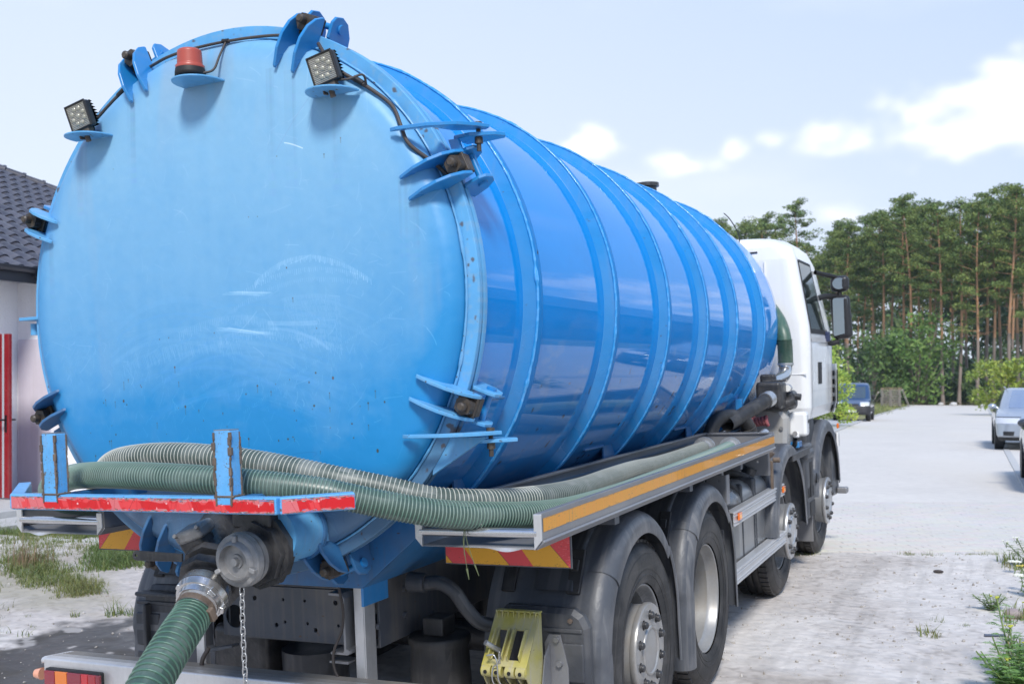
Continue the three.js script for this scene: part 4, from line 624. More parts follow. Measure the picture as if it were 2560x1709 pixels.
// ---- mudguards
function guard(path, xi, xo, f, lip, s = 1) {    // path of (z, y) from the rear foot over the wheel; the section rounds over to a lip at the outside
  const c = new THREE.CatmullRomCurve3(path.map(([z, y]) => V(0, y, z)), false, 'centripetal'), N = 60;
  const sec = [[xi, 0], [xo - f, 0]]; for (let i = 1; i <= 8; i++) { const a = i / 8 * PI / 2; sec.push([xo - f + f * Math.sin(a), -f + f * Math.cos(a)]); } sec.push([xo, -f - lip]); sec.push([xo - .008, -f - lip]); sec.push([xo - .008, -f]); sec.push([xo - f, -.010]); sec.push([xi, -.010]);
  return grid(N, sec.length - 1, (u, v) => { const p = c.getPointAt(u), t = c.getTangentAt(u), k = Math.min(sec.length - 2, Math.floor(v * (sec.length - 1) + 1e-6)), w = v * (sec.length - 1) - k, x = mix(sec[k][0], sec[k + 1][0], w), n = mix(sec[k][1], sec[k + 1][1], w); return [s * x, p.y - t.z * n, p.z + t.y * n]; });
}
const arcPath = (zc, yc, r, a0, a1, n = 14, ry = r) => Array.from({ length: n }, (_, i) => { const a = mix(a0, a1, i / (n - 1)); return [zc + r * Math.cos(a), yc + ry * Math.sin(a)]; });
for (const s of [1, -1]) {
  for (const [zc, r, y1, tail] of [[s > 0 ? -1.265 : -1.185, .585, .57, true], [-2.55, .57, .57, false]]) {
    const g = part('mudguard', guard(arcPath(zc, y1, r, .72, PI - .70), .70, 1.25, .075, .03, s), mGuard, truck);
    part('mudguard_flap', guard([[zc + r - .012, .22], [zc + r - .012, .5], [zc + r - .016, y1], ...arcPath(zc, y1, r - .004, .1, .725, 6)], .70, 1.245, .07, .028, s), mGuard, g);
    part('mudguard_flap', guard([...arcPath(zc, y1, r - .004, PI - .705, PI - .1, 6), [zc - r + .004, y1 - .04], [zc - r - .002, .45], [zc - r - .006, .33]], .95, 1.242, .03, .02, s), mGuard, g);
    part('raised_rib', guard(arcPath(zc, y1, r + .016, .55, 1.35), .92, 1.10, .02, .004, s), mPlastic, g);
    part('strap', [[.79], [1.09]].map(([x]) => { const a = .70, c = [s * x, y1 + (r + .012) * Math.sin(a), zc + (r + .012) * Math.cos(a)]; return [box(0, 0, 0, .062, .20, .02, .006, [-.52, 0, 0]).translate(...c), box(0, .03, .012, .035, .05, .014, .005, [-.52, 0, 0]).translate(...c), box(0, -.05, .012, .04, .06, .014, .005, [-.52, 0, 0]).translate(...c)]; }), mRubber, g);
    if (tail) {
      const q = part('guard_panel', [ext([[.77, .30], [s > 0 ? 1.19 : 1.13, .30], [s > 0 ? 1.205 : 1.15, .36], [s > 0 ? 1.205 : 1.15, .76], [s > 0 ? 1.18 : 1.13, .81], [s > 0 ? 1.14 : 1.10, .835], [.84, .84], [.80, .80], [.77, .70]].map(([a, b]) => [s * a, b]), .07, XY(-.655), .02)], mPlastic, g);
      part('panel_recess', [box(s * 1.11, .62, -.618, .15, .16, .02, .008), box(s * 1.0, .75, -.622, .36, .02, .02, .006), box(s * 1.12, .46, -.618, .13, .10, .02, .008)], mPlastic, q);
      part('panel_bolt', [[.84, .80], [1.13, .79], [1.12, .52]].map(([a, b]) => hex([s * a, b, -.622], [0, 0, 1], .012, .01)), mRust, q);
      if (s < 0) part('panel_rib', [box(-1.0, .80, -.60, .30, .02, .06, .008), box(-1.10, .55, -.60, .02, .4, .05, .008)], mPlastic, q);
    }
  }
  // steer axles
  part('mudguard', guard([[-4.36, .55], ...arcPath(-5.04, .52, .68, .22, PI - .35, 16, .66), [-5.74, .48]], .78, 1.245, .05, .05, s), mGuard, truck);
  part('mudguard', guard([[-6.20, .62], [-6.22, .85], ...arcPath(-6.98, .50, .78, .45, PI - .5, 16, .76), [-7.72, .62]], .80, 1.25, .05, .06, s), mGuard, truck);
  part('mud_flap', box(s * 1.06, .40, -6.16, .30, .32, .012, .004), mGreySteel, truck);
  part('entry_step', [box(s * 1.04, .86, -5.98, .38, .50, .44, .04), box(s * 1.15, .62, -6.0, .16, .30, .40, .03), box(s * 1.10, 1.02, -5.96, .30, .10, .40, .045), box(s * 1.0, 1.22, -6.5, .34, .36, .4, .05)], mPlastic, truck);
  if (s > 0) part('step_recess', [box(1.234, .80, -6.02, .004, .30, .10, .002), box(1.234, .55, -6.05, .004, .12, .24, .002)], mBlack, truck);
}
// ---- wheels
function tyre(drive) {                              // axis x, outer side at x = 0, goes inwards
  const w = .295, pr = [[.305, -.010], [.335, .002], [.40, .012], [.455, .004], [.482, -.012], [.494, -.026], [.499, -.04]];
  const tread = []; for (const x of [-.04, -.088, -.092, -.104, -.108, -.143, -.147, -.159, -.163, -.198, -.202, -.214, -.218, -.262]) tread.push([.5, x]);
  tread.forEach((t, i) => { if ([2, 3, 6, 7, 10, 11].includes(i)) t[0] = .488; });
  const back = [[.499, -.262], [.482, -.288], [.40, -.31], [.305, -.29]];
  const g = latheX([pr, tread, back], 72);
  for (const q of [.345, .372, .448]) g.push(...latheX([[q - .004, .004], [q, .0145 - Math.abs(q - .4) * .12], [q + .004, .004]], 72));
  const r = rngOf(641), lugs = []; for (let i = 0; i < 60; i++) for (const x of [-.058, -.242]) { const b = new THREE.BoxGeometry(.062, .018, .040); b.translate(x, .4985, 0).rotateX(i * 2 * PI / 60); lugs.push(b); }
  if (drive) for (let i = 0; i < 60; i++) for (const x of [-.126, -.180]) { const b = new THREE.BoxGeometry(.034, .014, .038); b.translate(x, .4965, 0).rotateX((i + .5) * 2 * PI / 60); lugs.push(b); }
  return [g, lugs];
}
const discHoles = (R, n, q) => Array.from({ length: n }, (_, i) => circlePts(R * Math.cos(i * 2 * PI / n), R * Math.sin(i * 2 * PI / n), q, 12));
const mRim = worn([.31, .31, .305], { rough: .5, metal: .35, dusty: .3, streak: .2, size: .5, seed: 655, specks: .1 });
function wheel(x, z, s, kind, turn = 0) {           // kind: steer (hub stands proud), tag (deep rim, hub drum), drive (deep dish)
  const o = part('wheel', tyre(kind === 'drive'), mRubber, truck), lip = -.028;
  o.position.set(s * x, .5, z); o.rotation.y = (s > 0 ? 0 : PI) + turn; o.rotation.x = hash(Math.round(z * 7) & 255, s + 3) * 6;
  const mr = kind === 'drive' ? mRim : mCast;
  part('rim', latheX([[[.305, lip - .006], [.305, lip + .008], [.298, lip + .012], [.291, lip + .006], [.286, lip - .03], [.272, lip - .05]], kind === 'drive' ? [[.272, lip - .05], [.262, lip - .20], [.25, lip - .24], [.19, lip - .255], [0, lip - .255]] : [[.272, lip - .05], [.266, lip - .10], [.25, lip - .13], [.22, lip - .14], [0, lip - .14]]], 64), mr, o);
  if (kind === 'drive') part('rim_bead', latheX([[.306, lip + .004], [.301, lip + .012], [.294, lip + .008]], 64), mChrome, o);
  if (kind !== 'drive') {
    const f = kind === 'steer' ? .085 : .022, d0 = kind === 'steer' ? -.12 : -.14;
    const hub = part('hub_cover', [...latheX([[[.205, d0], [.208, f - .035]], [[.208, f - .035], [.217, f - .03], [.219, f - .012], [.214, f - .002]], [[.214, f - .002], [.205, f]], [[.115, f], [.113, f + .006], [.106, f + .010], [.100, f + .006], [.098, f + .002]], [[.098, f + .002], [.06, f + .007], [0, f + .009]]], 64), ext(circlePts(0, 0, .206, 48), .006, [[0, 0, 1], [0, 1, 0], [-1, 0, 0], [f - .003, 0, 0]], 0, [circlePts(0, 0, .10, 32, -1), ...discHoles(.162, 10, .0235)])], kind === 'tag' ? worn([.36, .355, .345], { rough: .42, metal: .45, dusty: .3, size: .35, seed: 651 }) : mZinc, o);
    for (let i = 0; i < 10; i++) { const a = i * 2 * PI / 10, y = .162 * Math.sin(a), zz = .162 * Math.cos(a); part('wheel_nut', [rod([f - .02, y, zz], [f + .012, y, zz], .0185, .0175, 14), ball(f + .012, y, zz, .0175, .7, 1, 1, 14, 8)], mIron, hub); }
  } else part('hub_end', latheX([[.17, lip - .26], [.17, lip - .17], [.15, lip - .155], [0, lip - .15]], 36), mIron, o);
}
const ZW = [-6.99, -5.055, -2.5, -1.335];
for (const s of [1, -1]) { wheel(1.145, ZW[0], s, 'steer', -.02); wheel(1.145, ZW[1], s, 'steer', -.02); wheel(1.215, ZW[2], s, 'drive'); wheel(1.215, ZW[3], s, 'tag'); }

// ---- fuel tank, side rails, brackets
{
  const t = part('fuel_tank', [new RoundedBoxGeometry(.44, .62, 1.25, 6, .12).translate(.94, .70, -4.08)], worn([.34, .34, .335], { rough: .40, metal: .6, dusty: .35, streak: .25, dust: [.27, .25, .23], size: 1, seed: 661 }), truck);
  part('tank_strap', [-3.66, -4.02, -4.08, -4.5].map((z) => new RoundedBoxGeometry(.452, .632, .035, 6, .0174).translate(.94, .70, z)), mPlastic, t);
  part('strap_cover', [tube([[.78, 1.0, -3.52], [.95, 1.035, -3.55], [1.08, 1.02, -3.62], [1.13, .96, -3.66]], .03, 16, 8), tube([[.8, 1.03, -4.0], [.98, 1.05, -4.05], [1.1, 1.0, -4.15]], .03, 16, 8)], mRubber, t);
  part('tank_cap', rod([1.05, 1.0, -4.35], [1.08, 1.06, -4.35], .05, .05, 18), mIron, t);
  for (const [y0, y1] of [[.808, .898], [.448, .540]]) {
    const yc = (y0 + y1) / 2, h = y1 - y0, L = 1.67, z = -3.96;
    const r = part('side_rail', [box(1.222, yc, z, .008, h, L, .002), box(1.195, y1 - .004, z, .05, .008, L, .002), box(1.195, y0 + .004, z, .05, .008, L, .002), box(1.228, yc + .018, z, .008, .008, L, .003), box(1.228, yc - .018, z, .008, .008, L, .003), box(1.228, y1 - .008, z, .008, .012, L, .003), box(1.228, y0 + .008, z, .008, .012, L, .003)], mAlu, truck);
    part('rail_end', box(1.196, yc, z + L / 2 + .004, .058, h - .004, .008, .002), mIron, r);
    if (y0 > .6) for (const q of [-3.26, -4.74]) { const m = part('marker_lamp', box(1.236, yc + .005, q, .014, .045, .075, .004), mOrange, r); part('lamp_filament', box(1.2432, yc + .005, q + .004, .002, .018, .02, .0008), flat([1, .55, .05], .2), r); }
  }
  part('rail_post', [[-3.08, 1.16], [-4.62, 1.2]].map(([z, h]) => box(1.165, .80, z, .03, .75, .05, .004)), mGreySteel, truck);
  part('bracket_plate', [ext([[1.02, .955], [1.205, .955], [1.205, 1.135], [1.02, 1.135]], .008, XY(-3.05), .001, [[1.08, 1.1], [1.16, 1.1], [1.15, 1.02], [1.18, .98]].map(([a, b]) => circlePts(a, b, .008, 10))), box(1.205, 1.045, -3.09, .008, .18, .08, .002)], mGreySteel, truck);
  part('bracket_plate', [ext([[.93, 1.0], [1.205, 1.0], [1.205, 1.185], [.93, 1.185]], .008, XY(-4.35), .001, [[.98, 1.16], [1.06, 1.16], [1.15, 1.16], [1.13, 1.10], [1.0, 1.03], [1.05, 1.025], [1.1, 1.03]].map(([a, b]) => circlePts(a, b, .008, 10))), box(1.205, 1.09, -4.39, .008, .18, .08, .002)], mGreySteel, truck);
  part('bracket_bolt', [rod([1.21, 1.10, -4.5], [1.26, 1.10, -4.5], .02, .02, 10), rod([1.18, 1.13, -4.42], [1.22, 1.17, -4.42], .03, .03, 12), box(1.215, .98, -4.42, .02, .24, .03, .004)], mRust, truck);
}
// ---- vacuum pump and its pipes between tank and cab
{
  const u = part('pump_cowl', [ext([[.80, 1.08], [1.10, 1.08], [1.155, 1.14], [1.165, 1.36], [1.12, 1.43], [1.0, 1.45], [.86, 1.43], [.80, 1.36]], .30, XY(-5.50), .03, [[[.86, 1.14], [.86, 1.35], [.91, 1.39], [1.05, 1.39], [1.09, 1.34], [1.09, 1.16]]])], worn([.36, .365, .36], { rough: .6, dusty: .3, size: .5, seed: 671 }), truck);
  part('cowl_slat', [...Array.from({ length: 7 }, (_, i) => box(1.005 + .013 * i, 1.26, -5.37 - .003 * i, .006, .24, .02, .002, [0, 0, -.12])), ...Array.from({ length: 5 }, (_, i) => box(.97, 1.345 + .011 * i, -5.37, .2, .005, .02, .002)), box(.96, 1.26, -5.46, .26, .28, .01, .002)], mIron, u);
  part('cowl_stud', [rod([1.12, 1.28, -5.36], [1.12, 1.28, -5.335], .016, .016, 12), rod([1.08, 1.11, -5.36], [1.08, 1.11, -5.335], .014, .014, 12)], mCast, u);
  part('suction_pipe', [tube([[.80, 1.30, -4.28], [.84, 1.40, -4.34], [.90, 1.425, -4.50], [.965, 1.39, -4.68], [.99, 1.30, -4.76], [.99, 1.18, -4.78]], .052, 36, 16), rod([.985, 1.33, -4.735], [.99, 1.29, -4.762], .060, .060, 18), tube([[.90, 1.37, -4.42], [.98, 1.44, -4.72], [1.06, 1.51, -5.0], [1.09, 1.535, -5.12]], .056, 24, 18)], mRubber, truck);
  part('pipe_clamp', [rod([1.065, 1.515, -5.02], [1.085, 1.53, -5.09], .064, .064, 20)], mZinc, truck);
  const b = part('pump_valve', [box(1.06, 1.55, -5.30, .20, .22, .26, .03), box(1.12, 1.50, -5.55, .18, .16, .22, .04), rod([1.10, 1.45, -5.4], [1.22, 1.50, -5.42], .05, .04, 14), box(1.03, 1.66, -5.35, .12, .12, .10, .02), rod([1.0, 1.665, -5.28], [1.18, 1.665, -5.30], .008), rod([1.18, 1.53, -5.55], [1.25, 1.52, -5.55], .028, .028, 14)], mIron, truck);
  part('elbow_pipe', [tube([[1.03, 1.62, -5.36], [1.06, 1.66, -5.50], [1.09, 1.69, -5.66], [1.09, 1.74, -5.78], [1.09, 1.80, -5.80]], .055, 24, 16)], mChrome, truck);
  part('pressure_gauge', [rod([1.17, 1.60, -5.44], [1.17, 1.60, -5.41], .034, .034, 20), rod([1.17, 1.60, -5.41], [1.17, 1.60, -5.405], .034, .030, 20)], mChrome, b);
  part('gauge_face', rod([1.17, 1.60, -5.404], [1.17, 1.60, -5.403], .028, .028, 20), flat([.75, .75, .72], .3), b);
  part('exhaust_hose', [tube([[1.09, 1.78, -5.80], [1.09, 1.92, -5.81], [1.07, 2.06, -5.84], [1.0, 2.20, -5.95], [.86, 2.34, -6.1], [.6, 2.42, -6.18]], .062, 40, 20), ...Array.from({ length: 16 }, (_, i) => rod([1.09, 1.80 + .013 * i, -5.80], [1.09, 1.806 + .013 * i, -5.80], .0645, .0645, 22))], worn([.035, .10, .065], { rough: .5, dusty: .2, size: .4, seed: 673 }), truck);
  part('hose_clamp', [rod([1.09, 1.785, -5.80], [1.09, 1.805, -5.80], .067, .067, 24), rod([1.02, 1.78, -5.78], [1.03, 1.78, -5.74], .01)], mZinc, truck);
  const j = part('junction_box', [box(1.22, 1.30, -5.58, .15, .20, .14, .03), box(1.205, 1.215, -5.55, .05, .05, .1, .015)], mWhite, truck);
  part('box_port', [rod([1.20, 1.225, -5.51], [1.20, 1.225, -5.495], .02, .02, 14)], mCast, j); part('box_gland', rod([1.297, 1.32, -5.58], [1.302, 1.32, -5.58], .014, .014, 12), mIron, j);
  part('pump_frame', [box(1.05, 1.06, -5.5, .4, .06, .8, .01), box(.9, 1.44, -5.55, .4, .05, .3, .01), box(.75, 1.2, -5.6, .1, .5, .5, .02), tube([[1.2, 1.18, -5.5], [1.18, 1.12, -5.55], [1.1, 1.1, -5.6]], .02, 12, 8)], mIron, truck);
  part('blue_bracket', [box(1.14, 1.13, -5.62, .16, .05, .16, .006), box(.90, 1.47, -4.85, .05, .14, .06, .004)], mBlue, truck);
  part('drain_elbow', tube([[1.02, 1.20, -4.50], [1.08, 1.24, -4.58], [1.13, 1.285, -4.68]], .038, 12, 12), mZinc, truck);
}
// ---- cab
function lofter(tab) {                             // horizontal rounded sections: y, half width, z rear, z front, corner radii rear / front
  const at = (y) => { let i = 0; while (i < tab.length - 2 && y > tab[i + 1][0]) i++; const a = tab[i], b = tab[i + 1], t = (y - a[0]) / (b[0] - a[0]); return a.map((q, k) => mix(q, b[k], t)); };
  const pt = (u, y, off = 0) => {                  // u 0..4: right side rear->front, front right->left, left front->rear, rear left->right
    const [, hw, zr, zf, cr, cf] = at(y), k = Math.floor(u) % 4, t = u - Math.floor(u);
    const len = [zr - zf, 2 * hw, zr - zf, 2 * hw][k], r0 = [cr, cf, cf, cr][k], r1 = [cf, cf, cr, cr][k], e = .16;
    let a, b, n;                                   // along, inset from the side, direction of the normal
    if (t < e) { const q = PI / 4 * (t / e); a = r0 * (1 - Math.sin(PI / 4 - q)) ; b = r0 * (1 - Math.cos(PI / 4 - q)); n = PI / 4 - q; n = -n; }
    else if (t > 1 - e) { const q = PI / 4 * ((t - 1 + e) / e); a = len - r1 * (1 - Math.sin(q)); b = r1 * (1 - Math.cos(q)); n = q; }
    else { a = mix(r0, len - r1, (t - e) / (1 - 2 * e)); b = 0; n = 0; }
    b -= off * Math.cos(n); a += off * Math.sin(n);
    return k === 0 ? [hw - b, y, zr - a] : k === 1 ? [hw - a, y, zf + b] : k === 2 ? [-hw + b, y, zf + a] : [-hw + a, y, zr - b];
  };
  const ys = tab.map((q) => q[0]);
  const patch = (u0, u1, y0, y1, nu = 12, ny = 10, off = 0) => { const s = [...new Set([...Array.from({ length: ny + 1 }, (_, i) => mix(y0, y1, i / ny)), ...ys.filter((y) => y > y0 && y < y1)])].sort((a, b) => a - b); return grid(nu, s.length - 1, (u, v) => pt(mix(u0, u1, u), s[Math.round(v * (s.length - 1))], off)); };
  const lid = (y, dy = 0) => { const s = new THREE.Shape(Array.from({ length: 64 }, (_, i) => { const q = pt(i / 16, y); return new THREE.Vector2(q[0], q[2]); })); return new THREE.ShapeGeometry(s).rotateX(PI / 2).translate(0, y + dy, 0); };
  return { pt, patch, lid };
}
{
  const L = lofter([[1.30, 1.19, -6.25, -7.72, .10, .22], [1.40, 1.215, -6.22, -7.80, .10, .24], [1.95, 1.225, -6.22, -7.82, .10, .25], [2.12, 1.215, -6.22, -7.78, .10, .25], [2.72, 1.125, -6.23, -7.55, .10, .26], [2.84, 1.08, -6.25, -7.46, .16, .30], [2.90, 1.01, -6.30, -7.36, .22, .34], [2.94, .90, -6.38, -7.2, .28, .36]]);
  const cab = part('cab', [L.patch(0, 4, 1.30, 2.94, 96, 16), L.lid(2.94), L.lid(1.30)], mWhite, truck);
  part('roof_joint', [box(.25, 2.80, -6.236, 1.1, .012, .01, .003)], mBlack, cab);
  part('roof_hatch', box(-.1, 2.945, -6.9, .7, .03, .6, .012), mWhite, cab);
  for (const [a, b] of [[.20, .62], [2.38, 2.80]]) { part('side_window', L.patch(a, b, 2.10, 2.70, 10, 8, .004), mGlassDark, cab); part('window_seal', [L.patch(a - .012, b + .012, 2.06, 2.10, 10, 1, .006), L.patch(a - .012, b + .012, 2.70, 2.725, 10, 1, .006), L.patch(b, b + .025, 2.06, 2.72, 1, 8, .006), L.patch(a - .02, a, 2.06, 2.72, 1, 8, .005)], mBlack, cab); }
  part('windscreen', L.patch(1.06, 1.94, 2.02, 2.72, 20, 8, .004), mGlassDark, cab);
  part('door_seam', [L.patch(.17, .176, 1.34, 2.74, 1, 8, .002), L.patch(.70, .706, 1.34, 2.3, 1, 8, .002)], flat([.25, .25, .26], .6), cab);
  part('door_trim', [L.patch(.17, .80, 1.985, 2.02, 12, 1, .006), L.patch(.17, .80, 1.55, 1.565, 12, 1, .004)], mWhite, cab);
  part('door_handle', [L.patch(.36, .47, 1.60, 1.80, 6, 6, .004)], mBlack, cab);
  part('rear_panel', [box(.55, 2.0, -6.222, .012, 1.4, .016, .004), box(.92, 1.70, -6.222, .55, .010, .014, .003), box(.86, 2.06, -6.222, .012, 1.3, .016, .004)], mWhite, cab);
  part('grille', [...Array.from({ length: 5 }, (_, i) => L.patch(.93, 2.07, 1.32 + .085 * i, 1.37 + .085 * i, 20, 1, .03))], mBlack, cab);
  part('corner_panel', [L.patch(.80, 1.0, 1.24 + .06, 1.78, 6, 6, .045)], mWhite, cab); part('corner_grille', [L.patch(.83, .99, 1.34, 1.72, 4, 6, .052)], mBlack, cab);
  part('front_bumper', [ext([[-1.2, -7.45], [-1.22, -7.75], [-1.05, -7.92], [1.05, -7.92], [1.22, -7.75], [1.2, -7.45]], .62, XZ(.78), .02)], mGuard, truck);
  part('marker_lamp', [box(1.245, 1.16, -7.66, .02, .05, .07, .006)], mOrange, truck); part('bumper_lamp', box(1.235, 1.02, -7.70, .02, .14, .10, .006), mWhite, truck); part('step_foot', box(1.27, .52, -7.65, .10, .06, .12, .015), mGreySteel, truck);
  part('cab_antenna', tube([[.62, 2.92, -6.35], [.60, 3.0, -6.4], [.50, 3.16, -6.5], [.44, 3.22, -6.55]], .005, 16, 6), mBlack, cab);
  part('antenna_cable', tube([[.62, 2.92, -6.34], [.60, 2.86, -6.225], [.60, 2.62, -6.213]], .006, 16, 6), mBlack, cab);
  for (const s of [1, -1]) {
    const arm = part('mirror_arm', [tube([[s * 1.15, 2.66, -7.18], [s * 1.22, 2.64, -7.28], [s * 1.33, 2.60, -7.40], [s * 1.345, 2.55, -7.40]], .022, 16, 8), tube([[s * 1.16, 2.41, -7.2], [s * 1.22, 2.43, -7.28], [s * 1.31, 2.43, -7.4]], .028, 16, 8), tube([[s * 1.20, 2.10, -7.26], [s * 1.24, 1.98, -7.34], [s * 1.31, 1.99, -7.40]], .026, 16, 8), rod([s * 1.34, 2.42, -7.40], [s * 1.34, 2.50, -7.40], .022)], mBlack, cab);
    part('mirror_housing', [new RoundedBoxGeometry(.185, .42, .10, 4, .045).applyMatrix4(new THREE.Matrix4().makeRotationZ(s * .05)).translate(s * 1.35, 2.225, -7.40), new RoundedBoxGeometry(.175, .155, .10, 4, .045).translate(s * 1.345, 2.55, -7.40)], flat([.02, .02, .022], .4), cab);
    part('mirror_glass', [ext([[-.062, -.18], [.068, -.15], [.068, .17], [.06, .185], [-.06, .185], [-.07, .17], [-.07, -.16]], .006, [[Math.cos(.22), 0, -s * Math.sin(.22)], [0, 1, 0], [s * Math.sin(.22), 0, Math.cos(.22)], [s * 1.35, 2.225, -7.346]]), ext(circlePts(0, 0, .058, 20), .006, [[1.05, 0, -s * .2], [0, .95, 0], [s * .2, 0, 1], [s * 1.345, 2.55, -7.348]])], mMirror, cab);
    part('repeater_lamp', box(s * 1.235, 2.04, -7.22, .05, .10, .06, .015), flat([.03, .04, .09], .3), cab);
  }
  part('licence_light', box(0, 1.05, -7.93, .5, .11, .01, .002), mWhite, truck);
}
// ------------------------------------------------------------------ ribbed suction hoses
function ribbed(pts, r, step, amp, m, mRing, seg) {       // body and the raised spiral, as rings
  const c = curve(pts), L = c.getLength(), n = Math.round(L / step), ring = [], T = new THREE.Matrix4();
  const body = new THREE.TubeGeometry(c, seg, r, 22, false);
  const rg = plain(new THREE.TorusGeometry(r + amp * .2, amp, 6, 28));
  const pale = [];
  for (let i = 1; i < n; i++) { const t = i / n, p = c.getPointAt(t), d = c.getTangentAt(t), q = new THREE.Quaternion().setFromUnitVectors(V(0, 0, 1), d); T.makeRotationFromQuaternion(q).setPosition(p); (t > .47 && t < .82 ? pale : ring).push(rg.clone().applyMatrix4(T)); }
  return { body, ring: mergeGeometries(ring), pale: mergeGeometries(pale) };
}
const toWorld = new THREE.Matrix4().makeRotationFromEuler(truck.rotation).setPosition(truck.position);
const mHose = worn([.036, .074, .058], { rough: .5, dusty: .35, streak: .1, dust: [.15, .19, .165], size: .35, seed: 701, tone: .25 });
const mHoseDusty = worn([.045, .072, .06], { rough: .65, dusty: .45, streak: .1, dust: [.19, .205, .19], size: .35, seed: 703, tone: .25 });
const mRingGreen = worn([.10, .205, .15], { rough: .5, dusty: .4, dust: [.22, .26, .23], size: .3, seed: 705 }), mRingWhite = worn([.56, .56, .49], { rough: .5, dusty: .25, dust: [.33, .34, .30], size: .3, seed: 707 });
const mRingDusty = worn([.25, .27, .25], { rough: .6, dusty: .4, dust: [.22, .23, .21], size: .3, seed: 708 });
function hose(label, pts, r, step, amp, m, mr, group, seg = 220) {
  const t = thing('suction_hose', label, 'hose', [0, 0, 0], 0, group), h = ribbed(pts, r, step, amp, m, mr, seg);
  const b = part('hose_wall', h.body.applyMatrix4(toWorld), m, t); for (const [q, qm] of [[h.ring, mr === mRingWhite ? mRingDusty : mr], [h.pale, mr]]) { q.applyMatrix4(toWorld); q.userData.done = true; stuff(part('hose_ring', q, qm, t)); }
  return t;
}
const frontHose = [[1.07, 1.245, -3.75], [1.11, 1.245, -3.2], [1.16, 1.25, -2.4], [1.19, 1.25, -1.5], [1.20, 1.255, -.8], [1.165, 1.262, -.42], [1.07, 1.285, -.14], [.92, 1.322, .09], [.76, 1.375, .235], [.60, 1.425, .335], [.25, 1.472, .445], [-.12, 1.488, .445], [-.45, 1.480, .36], [-.74, 1.445, .20], [-.98, 1.385, .06], [-1.10, 1.31, -.12], [-1.12, 1.25, -.5], [-1.10, 1.24, -1.4]];
hose('green ribbed hose nearest the red bar, running from right tray to left tray', frontHose, .0475, .0135, .0028, mHose, mRingGreen, null, 260);
const backHose = [[.90, 1.25, -3.72], [.93, 1.25, -3.2], [.955, 1.255, -2.5], [1.0, 1.28, -1.9], [1.08, 1.30, -1.3], [1.115, 1.305, -.75], [1.075, 1.318, -.36], [.99, 1.335, -.12], [.87, 1.36, .02], [.73, 1.405, .10], [.555, 1.452, .18], [.265, 1.512, .235], [-.06, 1.545, .255], [-.306, 1.54, .24], [-.50, 1.51, .175], [-.66, 1.44, .08], [-.80, 1.34, -.04], [-.88, 1.27, -.25], [-.90, 1.245, -.7], [-.90, 1.24, -1.4]];
{ const t = hose('pale ribbed hose with white rings behind the green one, against the blue door', backHose, .0475, .0165, .0017, mHoseDusty, mRingWhite, null, 300); }
{ const ringAt = (pts, r) => { const c = curve(pts), p = c.getPointAt(0), d = c.getTangentAt(0).negate(), q = (k) => V().copy(p).addScaledVector(d, k).toArray(); return [rod(q(-.04), q(.01), r * 1.03, r * 1.06, 24), rod(q(.01), q(.045), r * 1.5, r * 1.5, 28), rod(q(.05), q(.075), r * 1.38, r * 1.3, 28)]; };
  const h = scene.children.filter((o) => o.name.startsWith('suction_hose')); [[h[0], frontHose], [h[1], backHose]].forEach(([t, p]) => part('hose_coupling', join(ringAt(p, .05)).applyMatrix4(toWorld), mZinc, t)); }
{ // the hose that is connected to the lower valve
  const e0 = V(.075, 1.125, .255), ax = V(.20, -.52, .83).normalize(), q = (k) => V().copy(e0).addScaledVector(ax, k).toArray();
  hose('thick dark green ribbed hose coupled to the lower valve, hanging towards the ground', [q(.19), q(.26), [.172, .955, .585], [.205, .90, .70], [.245, .83, .83], [.29, .70, .97], [.32, .50, 1.10], [.34, .22, 1.2], [.34, .07, 1.6], [.3, .06, 2.2]], .066, .026, .0042, mHose, worn([.045, .125, .085], { rough: .45, dusty: .3, dust: [.20, .28, .23], size: .3, seed: 709 }), null, 140);
}
// grass caught on the bar of the right tray
{ const t = thing('grass_stalk', 'wisp of grass caught on the bar of the right hose tray', 'grass'); t.matrixAutoUpdate = true;
  const g = [[[.985, 1.262, 0], [.983, 1.235, .0], [.985, 1.19, .01], [1.0, 1.10, .02]], [[.985, 1.262, 0], [.99, 1.22, .0], [1.01, 1.17, .01], [1.035, 1.115, .02]], [[.98, 1.265, -.01], [.978, 1.22, 0], [.985, 1.16, .01]]].map((p) => tube(p, .0012, 12, 5)); g.push(rod([.998, 1.115, .02], [1.005, 1.075, .02], .005, .001, 5), rod([1.03, 1.13, .02], [1.045, 1.09, .02], .0035, .001, 5));
  part('blade', join(g).applyMatrix4(toWorld), flat([.11, .135, .06], .8), t); }

